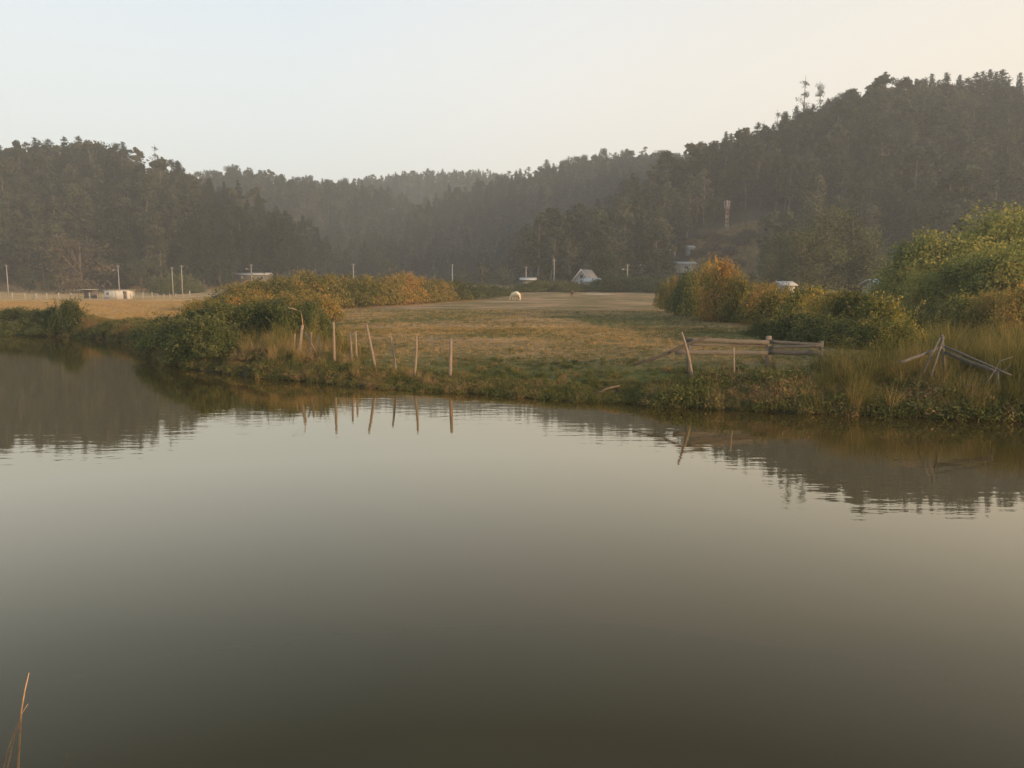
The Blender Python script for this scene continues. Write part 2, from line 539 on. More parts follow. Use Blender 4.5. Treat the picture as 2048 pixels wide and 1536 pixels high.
# water: murky olive body under a calm, slightly rippled surface
m, t, o = mat_new('murky_calm_water')
g_ = t.nodes.new('ShaderNodeNewGeometry')
mp = t.nodes.new('ShaderNodeMapping'); mp.inputs['Scale'].default_value = (.8, 2.2, 1)
t.links.new(g_.outputs['Position'], mp.inputs[0])
w1 = tex_noise(t, 1.4, 3, mp.outputs[0], .5)
w2 = tex_noise(t, .12, 2, mp.outputs[0])
bp = t.nodes.new('ShaderNodeBump'); bp.inputs['Strength'].default_value = 1.0; bp.inputs['Distance'].default_value = .0037
hgt = math_n(t, 'MULTIPLY', w1.outputs[0], math_n(t, 'ADD', .25, w2.outputs[0]))
t.links.new(hgt, bp.inputs['Height'])
fr = t.nodes.new('ShaderNodeFresnel'); fr.inputs['IOR'].default_value = 1.33
fac = ramp(t, [(0.02, (.02,) * 3), (.055, (.030,) * 3), (.105, (.13,) * 3), (.20, (.35,) * 3), (.28, (.51,) * 3), (.50, (.70,) * 3), (1.0, (.95,) * 3)], fr.outputs[0])
gl = t.nodes.new('ShaderNodeBsdfGlossy'); gl.inputs['Roughness'].default_value = .008
gl.inputs['Color'].default_value = (.97, .92, .79, 1)
t.links.new(bp.outputs[0], gl.inputs['Normal'])
df = t.nodes.new('ShaderNodeBsdfDiffuse')
dn_ = tex_noise(t, .18, 2, g_.outputs['Position'])
t.links.new(ramp(t, [(.35, (.047, .035, .012)), (.65, (.055, .039, .014))], dn_.outputs[0]), df.inputs[0])
mix = t.nodes.new('ShaderNodeMixShader')
t.links.new(fac, mix.inputs[0]); t.links.new(df.outputs[0], mix.inputs[1]); t.links.new(gl.outputs[0], mix.inputs[2])
t.links.new(mix.outputs[0], o.inputs[0])
M['water'] = m

# ------------------------------------------------------------------ tagging


def tag(o, label=None, cat=None, group=None, kind=None):
    if label: o['label'] = label
    if cat: o['category'] = cat
    if group: o['group'] = group
    if kind: o['kind'] = kind
    return o


def empty(name, loc, rz=0.0, scale=None):
    e = bpy.data.objects.new(name, None); COL.objects.link(e)
    e.location = loc; e.rotation_euler = (0, 0, rz); e.empty_display_size = .5
    if scale is not None: e.scale = scale if hasattr(scale, '__len__') else (scale,) * 3
    return e


def child(name, me, parent, **kw):
    o = bpy.data.objects.new(name, me); COL.objects.link(o); o.parent = parent
    return o

# ------------------------------------------------------------------ terrain sheet


def spaced(segs):
    outp = []
    for a, b, s in segs:
        outp += list(np.arange(a, b, s))
    outp.append(segs[-1][1])
    return np.array(outp, float)


XS = spaced([(-700, -400, 25), (-400, -100, 10), (-100, -45, 2.2), (-45, -22, .7), (-22, 22, .38), (22, 50, 1.2), (50, 120, 4), (120, 400, 10), (400, 700, 25)])
YS = spaced([(-55, -6, 3.5), (-6, 7, .45), (7, 16, 1.0), (16, 40, .35), (40, 75, .75), (75, 200, 3), (200, 420, 5.5), (420, 760, 11), (760, 1500, 22)])
XX, YY = np.meshgrid(XS, YS)
ZZ = ground(XX.ravel(), YY.ravel())
nx, ny = len(XS), len(YS)
V = np.stack([XX.ravel(), YY.ravel(), ZZ], 1)
ii = (np.arange(ny - 1)[:, None] * nx + np.arange(nx - 1)[None, :]).ravel()
Fa = np.stack([ii, ii + 1, ii + 1 + nx, ii + nx], 1)
g = Geo(); g.add(V, Fa)
gme = g.mesh('ground', M['ground'], True)


def straw_mask(x, y):
    u = x / np.maximum(y, 5)
    left = (1 - smooth(-.44, -.36, u)) * smooth(48, 62, y) * (1 - smooth(225, 245, y))
    edge = np.exp(-((y - (94.5 + (x + 24) * 2.4)) / 5.0) ** 2) * smooth(-36, -28, x) * (1 - smooth(-9, -4, x))
    band = np.exp(-((y - 55 - (noise(x * .06, y * 0, 3) - .5) * 6) / 2.6) ** 2) * smooth(-6, 2, x) * .38
    return np.clip(left + edge + band, 0, 1)


def green_mask(x, y):
    d = (y - shore(x)) * .85
    near = (1 - smooth(2.0, 9.0, d)) * (d > -3)
    patch = smooth(.52, .66, fbm(x * .11, y * .07, 77)) * .75 * (1 - smooth(70, 120, y))
    right = smooth(6, 12, x) * (1 - smooth(45, 60, y)) * .8
    return np.clip(np.maximum(np.maximum(near, patch), right), 0, 1)


def wood_mask(x, y):
    m_ = np.zeros_like(x)
    for L in LAYERS:
        m_ = np.maximum(m_, smooth(2, 8, layer_h(L, x, y)))
    d = (y - shore(x)) * .85
    return np.maximum(m_, (1 - smooth(1.0, 1.8, d)) * (y > 10))


for nm, fn in (('straw', straw_mask), ('green', green_mask), ('wood', wood_mask)):
    a_ = gme.attributes.new(nm, 'FLOAT', 'POINT')
    a_.data.foreach_set('value', fn(V[:, 0], V[:, 1]).astype(np.float32))
go = bpy.data.objects.new('ground', gme); COL.objects.link(go); tag(go, kind='structure')

g = Geo()
wx = np.linspace(-690, 500, 61); wy = np.linspace(0, 170, 31)
WX, WY = np.meshgrid(wx, wy)
wi = (np.arange(30)[:, None] * 61 + np.arange(60)[None, :]).ravel()
g.add(np.stack([WX.ravel(), WY.ravel(), WX.ravel() * 0], 1), np.stack([wi, wi + 1, wi + 62, wi + 61], 1))
wo = g.obj('water', M['water']); tag(wo, kind='structure')

# ------------------------------------------------------------------ tree prototypes (20 m tall, base at origin)


def eucalypt(seed, sparse=1.0, H=20.0, width=2.6, leaf=.78, nl=58):
    random.seed(seed)
    cr, tr = Geo(), Geo()
    bend = Vector((random.uniform(-.8, .8), random.uniform(-.8, .8), 0))
    def ax(t_): return Vector((0, 0, H * t_)) + bend * t_ * t_
    tube(tr, [ax(k / 6) for k in range(7)], [.26, .22, .19, .15, .11, .07, .03], 6)
    nb = int(26 * sparse)
    for k in range(nb):
        t_ = random.uniform(.30, .93) if k > 3 else random.uniform(.9, .98)
        a_ = random.uniform(0, 2 * math.pi)
        reach = width * (1.15 - abs(t_ - .6) * 1.3) * random.uniform(.35, 1.1) * (1 - .7 * float(smooth(.68, 1.0, t_)))
        p0 = ax(t_ - .05)
        p1 = p0 + Vector((math.cos(a_) * reach, math.sin(a_) * reach, reach * .75 + .3))
        tube(tr, [p0, p0.lerp(p1, .5) + Vector((0, 0, .1)), p1], [.06, .045, .02], 6)
        r = random.uniform(.65, 1.25)
        P, N = blob_pts(nl, tuple(p1), (r, r, r * .85), .8, -1)
        leaves(cr, P, N, leaf, .6, np.clip(RNG.normal(.5, .2, len(P)) + random.uniform(-.2, .2), 0, 1))
    return cr, tr


def pine(seed, H=20.0, leaf=.6, dens=1.0, width=3.2):
    random.seed(seed)
    cr, tr = Geo(), Geo()
    tube(tr, [(0, 0, H * k / 5) for k in range(6)], [.3, .24, .19, .13, .08, .03], 6)
    z = H * .12
    while z < H * .99:
        f = z / H
        reach = width * (1 - f) ** .78 * random.uniform(.70, 1.15) + .12
        nb = 5 if f < .8 else 4
        a0 = random.uniform(0, 6.28)
        for k in range(nb):
            a_ = a0 + k * 2 * math.pi / nb + random.uniform(-.35, .35)
            rr = reach * random.uniform(.6, 1.15)
            d = np.array([math.cos(a_), math.sin(a_), .22 + .35 * f])
            n_ = max(5, int(9 * dens * (rr + .6)))
            s = RNG.uniform(.15, 1, n_) ** .7
            P = np.array([0, 0, z]) + d * (s * rr)[:, None] + RNG.normal(0, .20, (n_, 3)) + np.array([0, 0, .22]) * (s * rr)[:, None] ** 1.5 * .3
            leaves(cr, P, np.tile([0, 0, 1.0], (n_, 1)), leaf * (.55 + .6 * (1 - f)), .5, None, 0, .8)
            if f < .9: tube(tr, [(0, 0, z), tuple(np.array([0, 0, z]) + d * rr * .8)], [.05, .02], 6)
        z += H * random.uniform(.028, .045)
    P = np.stack([RNG.normal(0, .12, 14), RNG.normal(0, .12, 14), RNG.uniform(H * .93, H * 1.0, 14)], 1)
    leaves(cr, P, np.tile([1.0, 0, 0], (14, 1)), leaf * .8, .4, None, 0, .6, (0, 0, 1))
    return cr, tr


def broad(seed, H=12.0, W=5.0, leaf=.5, nblob=16, nl=90, low=.18):
    random.seed(seed)
    cr, tr = Geo(), Geo()
    tube(tr, [(0, 0, 0), (.1, 0, H * .2), (0, .1, H * .45), (0, 0, H * .8)], [.035 * H * .6, .028 * H * .6, .02 * H * .6, .01 * H * .5], 8)
    for k in range(nblob):
        t_ = random.uniform(low, .86); a_ = random.uniform(0, 6.28)
        env = math.sin(math.pi * min(1, (t_ + .12) / 1.1)) ** .6
        rr = W * .62 * env * random.uniform(.2, 1.0)
        p = Vector((math.cos(a_) * rr, math.sin(a_) * rr, H * t_))
        if k % 2 == 0: tube(tr, [(0, 0, H * t_ * .45), tuple(p * .6 + Vector((0, 0, H * t_ * .3))), tuple(p)], [.012 * H, .008 * H, .003 * H], 6)
        r = W * random.uniform(.22, .36)
        P, N = blob_pts(nl, tuple(p), (r, r, r * .8 * (H / W / 2.0 * .5 + .6)), .55, -.9)
        leaves(cr, P, N, leaf, .6, np.clip(RNG.normal(.5, .22, len(P)) + random.uniform(-.25, .25), 0, 1))
    return cr, tr


PROTO = {}


def reg(key, cr, tr, mleaf, mbark):
    both = Geo(); both.merge(tr, 1); both.merge(cr, 0)
    PROTO[key] = dict(crown=cr.mesh('crown', mleaf), trunk=tr.mesh('trunk', mbark), both=both.mesh('tree_mesh', [mleaf, mbark]))


for k in range(4): reg('euc%d' % k, *eucalypt(100 + k, 1.0 + .25 * k), M['hill_euc'], M['pale_bark'])
for k in range(2): reg('thin%d' % k, *eucalypt(130 + k, 1.1, 20, 1.05, .40, 20), M['hill_euc'], M['pale_bark'])
for k in range(4): reg('pine%d' % k, *pine(200 + k, 20, .72, 2.0, 3.3 + .45 * k), M['hill_pine'], M['bark'])
for k in range(3): reg('crest_euc%d' % k, *eucalypt(160 + k, .95, 20, 3.2, .52, 52), M['hill_euc'], M['pale_bark'])
for k in range(3): reg('broad%d' % k, *broad(300 + k, 12, 6.2, .65, 20, 100), M['hill_broad'], M['bark'])
reg('rust0', *broad(320, 12, 8.5, .5, 26, 110, .08), M['rust_tree'], M['bark'])
reg('pale0', *broad(330, 10, 6.0, .45, 22, 90, .12), M['pale_tree'], M['bark'])
reg('pale1', *broad(331, 10, 5.0, .45, 18, 90, .12), M['pale_tree'], M['bark'])
for k in range(3): reg('olive%d' % k, *broad(340 + k, 17, 7.5, .42, 44, 150, .04), M['olive'], M['bark'])
for k in range(3): reg('willow%d' % k, *broad(350 + k, 7, 5.0, .25, 60, 210, .02), M['willow'], M['stem'])


def tree(key, loc, h, base_h, name, label, group=None, wide=1.0):
    e_ = empty(name, loc, random.uniform(0, 6.28), (h / base_h * wide, h / base_h * wide, h / base_h))
    tag(e_, label, 'tree', group)
    child('trunk', PROTO[key]['trunk'], e_); child('crown', PROTO[key]['crown'], e_)
    return e_


# instancer for what nobody could count
def scatter(name, protos, P, rot, scl, idx, label=None, cat=None):
    pc = bpy.data.collections.new(name + '_models')
    for k, me in enumerate(protos):
        o_ = bpy.data.objects.new('%s_model_%02d' % (name, k), me); pc.objects.link(o_)
    me = bpy.data.meshes.new(name)
    me.vertices.add(len(P)); me.vertices.foreach_set('co', np.asarray(P, np.float32).ravel())
    a_ = me.attributes.new('rot', 'FLOAT_VECTOR', 'POINT'); a_.data.foreach_set('vector', np.asarray(rot, np.float32).ravel())
    a_ = me.attributes.new('scl', 'FLOAT_VECTOR', 'POINT'); a_.data.foreach_set('vector', np.asarray(scl, np.float32).ravel())
    a_ = me.attributes.new('idx', 'INT', 'POINT'); a_.data.foreach_set('value', np.asarray(idx, np.int32))
    me.update()
    o_ = bpy.data.objects.new(name, me); COL.objects.link(o_)
    ng = bpy.data.node_groups.new(name, 'GeometryNodeTree')
    ng.interface.new_socket('Geometry', in_out='INPUT', socket_type='NodeSocketGeometry')
    ng.interface.new_socket('Geometry', in_out='OUTPUT', socket_type='NodeSocketGeometry')
    gi = ng.nodes.new('NodeGroupInput'); goo = ng.nodes.new('NodeGroupOutput')
    ip = ng.nodes.new('GeometryNodeInstanceOnPoints'); ci = ng.nodes.new('GeometryNodeCollectionInfo')
    ci.inputs['Collection'].default_value = pc; ci.inputs['Separate Children'].default_value = True; ci.inputs['Reset Children'].default_value = True
    def na(nm, tp):
        q = ng.nodes.new('GeometryNodeInputNamedAttribute'); q.data_type = tp; q.inputs['Name'].default_value = nm
        return q.outputs['Attribute']
    ng.links.new(gi.outputs[0], ip.inputs['Points']); ng.links.new(ci.outputs[0], ip.inputs['Instance'])
    ip.inputs['Pick Instance'].default_value = True
    ng.links.new(na('idx', 'INT'), ip.inputs['Instance Index'])
    e2r = ng.nodes.new('FunctionNodeEulerToRotation')
    ng.links.new(na('rot', 'FLOAT_VECTOR'), e2r.inputs[0])
    ng.links.new(e2r.outputs[0], ip.inputs['Rotation'])
    ng.links.new(na('scl', 'FLOAT_VECTOR'), ip.inputs['Scale'])
    ng.links.new(ip.outputs[0], goo.inputs[0])
    md = o_.modifiers.new('scatter', 'NODES'); md.node_group = ng
    tag(o_, label, cat, kind='stuff')
    return o_


def scat(name, protos, xy, smin, smax, tilt=.12, idx=None, zoff=0.0, label=None, cat=None, scale_fn=None):
    n = len(xy)
    z = ground(xy[:, 0], xy[:, 1]) + zoff
    P = np.column_stack([xy, z])
    rot = np.column_stack([RNG.normal(0, tilt, n), RNG.normal(0, tilt, n), RNG.uniform(0, 6.283, n)])
    s = RNG.uniform(smin, smax, n)
    if scale_fn is not None: s = s * scale_fn(xy[:, 0], xy[:, 1])
    sc_ = np.column_stack([s * RNG.uniform(.85, 1.2, n), s * RNG.uniform(.85, 1.2, n), s])
    if idx is None: idx = RNG.integers(0, len(protos), n)
    return scatter(name, protos, P, rot, sc_, idx, label, cat)

# ------------------------------------------------------------------ hill woods
def house_depth(px, ytop, Y, want=2.7):
    return float(min((abs(at(px, ytop, q).z - gz(at(px, ytop, q).x, q) - want), q) for q in np.arange(Y - 25, Y + 90, 2.0))[1])


HOUSES = [(476, 540, 546, 224, 'low building with white roof above the left hedge start', 'low_house'),
          (1257, 1298, 529, 205, 'long low house with pale roof behind the dark bushes', 'low_house'),
          (1350, 1388, 524, 214, 'pale house half hidden left of the yellow topped mound', 'small_house'),
          (1336, 1348, 499, 232, 'tiny hut with white roof on the slope', 'small_house'),
          (1374, 1386, 492, 238, 'tiny hut with bright wall on the slope below the mast', 'small_house'),
          (1778, 1800, 496, 165, 'white house wall showing left of the yellow green trees', 'small_house')]
HOUSES = [(h_[0], h_[1], h_[2], house_depth((h_[0] + h_[1]) / 2, h_[2], h_[3]), h_[4], h_[5]) for h_ in HOUSES]
tower_c = hit(1452, 478, 200)
houses_clear = []   # filled below with (x, y, r) kept free of wood


def jitter_grid(x0, x1, y0, y1, s):
    xs = np.arange(x0, x1, s); ys = np.arange(y0, y1, s)
    X, Y = np.meshgrid(xs, ys)
    X = X.ravel() + RNG.uniform(-.5, .5, X.size) * s; Y = Y.ravel() + RNG.uniform(-.5, .5, Y.size) * s
    return X, Y


def wood(nm, L, s, keys, kinds_fn, hmin, hmax, umin, umax, ymin=None):
    y0 = (L['y0'] + 2) if ymin is None else ymin
    X, Y = jitter_grid(umin * (L['y1'] + 25) * 1.0 - 5, umax * (L['y1'] + 25) + 5, y0, L['y1'] + 22, s)
    u = X / Y
    lh = layer_h(L, X, Y)
    oth = np.zeros_like(lh)
    for L2 in LAYERS:
        if L2 is not L: oth = np.maximum(oth, layer_h(L2, X, Y))
    k_ = (u > umin) & (u < umax) & (lh > 1.0) & (lh >= oth - 2)
    # clearing on the rust coloured slope below the mast
    cl = ((X - tower_c.x - 3) / 17) ** 2 + ((Y - tower_c.y + 8) / 24) ** 2 < 1
    k_ &= ~cl
    for h_ in HOUSES:   # gardens kept open in front of the houses
        k_ &= ~((u > (1376 - 1024) / 1532.) & (u < (1506 - 1024) / 1532.) & (Y < tower_c.y + 6))
        k_ &= ~((u > (h_[0] - 6 - 1024) / 1532.) & (u < (h_[1] + 6 - 1024) / 1532.) & (Y < h_[3] + 5))
    X, Y = X[k_], Y[k_]
    n = len(X)
    z = ground(X, Y)
    u = X / Y
    idx, hs = kinds_fn(u, (Y - L['y0']) / (L['y1'] - L['y0']), n)
    h = RNG.uniform(hmin, hmax, n) * hs * (.8 + .4 * fbm(X * .03, Y * .03, 91))
    P = np.column_stack([X, Y, z - .3])
    rot = np.column_stack([RNG.normal(0, .04, n), RNG.normal(0, .04, n), RNG.uniform(0, 6.28, n)])
    scl = np.column_stack([h * RNG.uniform(1.0, 1.5, n), h * RNG.uniform(1.0, 1.5, n), h])
    base = np.array([1 / 20. if not kk.startswith('broad') else 1 / 12. for kk in keys])
    scl = scl * base[idx][:, None]
    scatter(nm, [PROTO[kk]['both'] for kk in keys], P, rot, scl, idx)
    return n


KEYS = ['euc0', 'euc1', 'euc2', 'euc3', 'pine0', 'pine1', 'pine2', 'pine3', 'broad0', 'broad1', 'broad2']


def kinds(pine_fn):
    def f(u, t_, n):
        pf = pine_fn(u, t_)
        r = RNG.uniform(0, 1, n)
        isb = (r > .97 - .35 * (t_ < .12))
        isp = (r < pf) & ~isb
        idx = np.where(isp, 4 + RNG.integers(0, 4, n), RNG.integers(0, 4, n))
        idx = np.where(isb, 8 + RNG.integers(0, 3, n), idx)
        hs = np.where(isb, .55, 1.0) * (1 - .30 * smooth(.82, .98, t_)) * (1 + .25 * RNG.uniform(-1, 1, n))
        return idx, hs
    return f


wood('left_hill_wood', HL['left'], 4.8, KEYS, kinds(lambda u, t_: .12 + .75 * smooth(-.46, -.38, u) * (1 - smooth(.75, .95, t_)) + .5 * (fbm(u * 20, t_ * 3, 5) > .62)), 13, 20, -1.3, -.22)
wood('back_hill_wood', HL['behind'], 6.4, KEYS, kinds(lambda u, t_: .35 + .3 * (fbm(u * 20, t_ * 3, 6) > .5)), 12, 17, -.58, -.04, 430)
wood('valley_head_wood', HL['valley'], 7.0, KEYS, kinds(lambda u, t_: .5 + 0 * u), 13, 18, -.34, .30, 640)
wood('middle_hill_wood', HL['middle'], 6.0, KEYS, kinds(lambda u, t_: .35 + .45 * (fbm(u * 16, t_ * 3, 8) > .5)), 12, 17, -.26, .32, 345)
wood('right_hill_wood', HL['right'], 5.2, KEYS, kinds(lambda u, t_: .10 + .35 * smooth(.45, .6, u) + .45 * (fbm(u * 18, t_ * 3, 4) > .6)), 15, 22, -.16, 1.2)

# trees standing on the crests against the sky: (pixel x, pixel y of the tip, kind)
crest = {
 'left': [(4, 296, 'p'), (22, 290, 'p'), (40, 296, 'p'), (58, 288, 'p'), (74, 282, 'e'), (92, 276, 'p'), (112, 288, 'e'), (118, 277, 'p'), (133, 290, 'e'), (150, 272, 'p'),
          (164, 284, 'e'), (178, 271, 'p'), (192, 278, 'e'), (204, 275, 'b'), (222, 279, 'b'), (236, 278, 'b'), (252, 286, 'e'), (264, 284, 'p'), (280, 298, 'e'), (296, 305, 'e'),
          (340, 318, 'e'), (356, 318, 'e'), (368, 320, 'p'), (380, 334, 'p'), (392, 346, 'p')],
 'behind': [(404, 344, 'e'), (416, 338, 'b'), (430, 336, 'b'), (446, 332, 'b'), (470, 328, 'b'), (486, 330, 'e'), (510, 334, 'e'), (538, 340, 'e'), (566, 345, 'b'), (600, 350, 'b'), (628, 346, 'b'), (664, 350, 'b'), (690, 352, 'b')],
 'valley': [(725, 356, 'b'), (752, 358, 'b'), (782, 347, 'p'), (806, 348, 'b'), (840, 343, 'b'), (866, 338, 'b'), (888, 337, 'p'), (904, 342, 'b'), (938, 341, 'b'), (962, 342, 'p')],
 'middle': [(1000, 346, 'b'), (1020, 341, 'e'), (1040, 336, 'p'), (1056, 332, 'e'), (1078, 330, 'b'), (1092, 318, 'p'), (1106, 324, 'b'), (1126, 316, 'b'), (1144, 309, 'b'), (1160, 306, 'b'),
            (1186, 306, 'b'), (1208, 291, 'b'), (1226, 303, 'e'), (1246, 296, 'b'), (1262, 300, 'e'), (1284, 292, 'e'), (1302, 294, 'b'), (1322, 295, 'b'), (1346, 304, 'b'), (1372, 302, 'b'), (1398, 300, 'b')],
 'right': [(1424, 282, 'p'), (1438, 268, 'b'), (1452, 266, 'p'), (1466, 262, 'b'), (1476, 262, 'p'), (1490, 276, 'e'), (1504, 272, 'e'), (1513, 241, 't'), (1528, 258, 'e'), (1541, 218, 't'), (1554, 222, 't'),
           (1566, 244, 'e'), (1578, 230, 'e'), (1602, 214, 'e'), (1640, 200, 'e'), (1652, 192, 'e'), (1664, 184, 'e'), (1678, 196, 'e'), (1690, 182, 'e'), (1704, 190, 'e'), (1716, 184, 'e'),
           (1735, 162, 'e'), (1756, 154, 'e'), (1776, 157, 'e'), (1790, 162, 'e'), (1806, 158, 'p'), (1818, 156, 'e'), (1836, 148, 'p'), (1850, 160, 'p'), (1864, 146, 'p'), (1876, 144, 'b'), (1890, 150, 'p'),
           (1906, 154, 'p'), (1922, 144, 'p'), (1934, 141, 'p'), (1948, 140, 'p'), (1960, 144, 'p'), (1972, 138, 'p'), (1984, 160, 'p'), (1998, 176, 'e'), (2010, 170, 't'), (2032, 156, 'p'), (2044, 152, 'p')],
}
LAB = {
 ('left', 'p'): 'dark pine from the left on the crest of the left hill',
 ('left', 'e'): 'narrow eucalyptus from the left on the crest of the left hill',
 ('left', 'b'): 'rounded tree from the left on the flat left hill crest',
 ('behind', 'e'): 'small narrow tree from the left on the crest behind the left hill',
 ('behind', 'b'): 'small rounded tree from the left on the crest behind the left hill',
 ('valley', 'p'): 'tiny pointed tree from the left on the far hazy valley crest',
 ('valley', 'b'): 'tiny rounded tree from the left on the far hazy valley crest',
 ('middle', 'p'): 'pointed tree from the left on the middle crest beside the right hill',
 ('middle', 'e'): 'narrow tree from the left on the middle crest beside the right hill',
 ('middle', 'b'): 'rounded tree from the left on the middle crest beside the right hill',
 ('right', 'p'): 'dark pine from the left on the crest of the tall right hill',
 ('right', 'e'): 'narrow eucalyptus from the left on the crest of the tall right hill',
 ('right', 'b'): 'rounded dark tree from the left on the tall right hill crest',
 ('right', 't'): 'thin gappy eucalyptus from the left above the right hill crest',
}
TN = {'p': 'pine_tree', 'e': 'eucalyptus_tree', 'b': 'round_tree', 't': 'eucalyptus_tree'}
ORD = 'first second third fourth fifth sixth seventh eighth ninth tenth eleventh twelfth thirteenth fourteenth fifteenth sixteenth seventeenth eighteenth nineteenth twentieth'.split()
cnt_ = {}
random.seed(3)
for nm, lst in crest.items():
    L = HL[nm]
    for px, py, kd in lst:
        Y = L['y1'] - 3 + random.uniform(-6, 5)
        b_ = foot(px, Y)
        h = max(6.0, top_h(px, py, Y, b_.z) + .3)
        b_.z -= .3
        if kd == 'p': key, bh = 'pine%d' % random.randrange(4), 20
        elif kd == 'e': key, bh = 'crest_euc%d' % random.randrange(3), 20
        elif kd == 't': key, bh = 'thin%d' % random.randrange(2), 20
        else: key, bh = 'broad%d' % random.randrange(3), 12
        wide = {'p': random.uniform(1.2, 1.8), 'e': random.uniform(1.1, 1.45), 'b': 1.0, 't': 1.1}[kd]
        if kd == 'b': wide *= random.uniform(.8, 1.0)
        cnt_[(nm, kd)] = cnt_.get((nm, kd), 0) + 1
        tree(key, b_, h, bh, TN[kd], '%s %s' % (ORD[cnt_[(nm, kd)] - 1], LAB[(nm, kd)]), 'crest trees, %s hill, %s' % (nm, TN[kd].replace('_', ' ') + ('' if kd != 't' else ', thin')), wide)
for px, py, lab in ((325, 287, 'tall gappy eucalyptus standing above the left hill crest near its right end'),
                    (1590, 152, 'tallest thin eucalyptus, standing out over the right hill crest'),
                    (1624, 160, 'tall eucalyptus with clumped crown, right of the tallest thin one')):
    L = HL['left'] if px < 1000 else HL['right']
    b_ = foot(px, L['y1'] - 4); h = top_h(px, py, b_.y, b_.z); b_.z -= .3
    tree('thin0' if px != 1624 else 'thin1', b_, h + .3, 20, 'eucalyptus_tree', lab, None, 1.2)

# ------------------------------------------------------------------ valley floor trees and bushes, far


def far_tree(key, bh, px, ytop, Y, name, label, group=None, wide=1.0):
    b_ = foot(px, Y); h = top_h(px, ytop, Y, b_.z)
    b_.z -= .15
    return tree(key, b_, max(1.5, h), bh, name, label, group, wide)


far_tree('rust0', 12, 165, 468, 222, 'round_tree', 'big rust brown rounded tree at the foot of the left hill', None, 1.25)
far_tree('broad1', 12, 285, 510, 224, 'round_tree', 'low dark tree right of the rust brown tree below left hill')
far_tree('broad0', 12, 60, 520, 226, 'round_tree', 'low olive tree left of the rust brown tree below left hill')
far_tree('broad2', 12, 100, 545, 215, 'round_tree', 'small dim tree beneath the rust brown tree at its left')
far_tree('pale1', 10, 780, 512, 215, 'round_tree', 'pale grey green tree standing behind the hedge at mid left')
far_tree('pale0', 10, 925, 530, 205, 'round_tree', 'grey green tree behind the hedge end, left one of three', None, 1.1)
far_tree('pale1', 10, 965, 520, 208, 'round_tree', 'tallest grey green tree behind the hedge end', None, 1.2)
far_tree('pale0', 10, 1008, 524, 210, 'round_tree', 'grey green tree behind the hedge end, above the horse', None, 1.1)
far_tree('broad1', 12, 1232, 502, 205, 'round_tree', 'green round topped tree left of the long pale roof', None, 1.0)
far_tree('broad2', 12, 1085, 540, 200, 'round_tree', 'dark tree right of the small pale shed')
far_tree('broad0', 12, 1140, 536, 204, 'round_tree', 'dark tree close behind the left side of the gabled house')
far_tree('pale1', 10, 1170, 520, 212, 'round_tree', 'pale thin tree rising behind the gabled house')
far_tree('broad0', 12, 1330, 545, 190, 'round_tree', 'dark tree in front of the slope with small roofs')
far_tree('broad1', 12, 1375, 545, 180, 'round_tree', 'dark low tree just left of the yellow topped mound')
far_tree('broad2', 12, 1500, 540, 175, 'round_tree', 'dark low tree between mound and small pale hut')
random.seed(12)
FAR_ROW = [(1050, 566, 50), (1080, 561, 60), (1112, 560, 55), (1138, 564, 40), (1166, 568, 44), (1200, 560, 50), (1222, 552, 60), (1250, 551, 60), (1280, 553, 60), (1308, 556, 60), (1335, 556, 50)]
# tall olive trees on the right at middle distance
for px, py, Y, lab, wd in ((1648, 392, 150, 'tallest olive green tree of the group before the right hill', .85), (1698, 398, 152, 'olive green tree right of the tallest in the group', .8),
                           (1600, 428, 148, 'olive green tree left of the tallest in the group', .9), (1560, 450, 156, 'leftmost olive green tree of the group before the right hill', .8),
                           (1738, 440, 150, 'rightmost olive green tree of the group before the right hill', .8), (1545, 500, 150, 'low olive tree at the left foot of the group', .9)):
    far_tree('olive%d' % random.randrange(3), 17, px, py, Y, 'olive_green_tree', lab, None, wd * 1.25)
for px, py, Y, lab in ((1800, 520, 72, 'dark green tree at the left end of the yellow green trees'), (1838, 462, 60, 'pointed yellow green tree left in the right hand clump'),
                       (1885, 492, 58, 'yellow green tree between the pointed tree and the tall ones'), (1925, 470, 58, 'yellow green tree leaning against the tall right hand trees'),
                       (1985, 424, 62, 'tall green tree near the right edge'), (2052, 402, 64, 'tallest green tree cut by the right edge'),
                       (1960, 500, 52, 'yellow brown tree low in front of the tall right hand trees'), (2035, 480, 50, 'yellow brown tree at the right edge before the tall ones'),
                       (1850, 540, 55, 'low dark green tree under the pointed tree'), (1780, 548, 66, 'low dark tree beside the pale roof at right')):
    far_tree('willow%d' % random.randrange(3), 7, px, py - 10, Y, 'leafy_tree', lab, None, .78 if 'pointed' in lab[:8] else .98)

# ------------------------------------------------------------------ hedges and shrubs (individual shrubs)


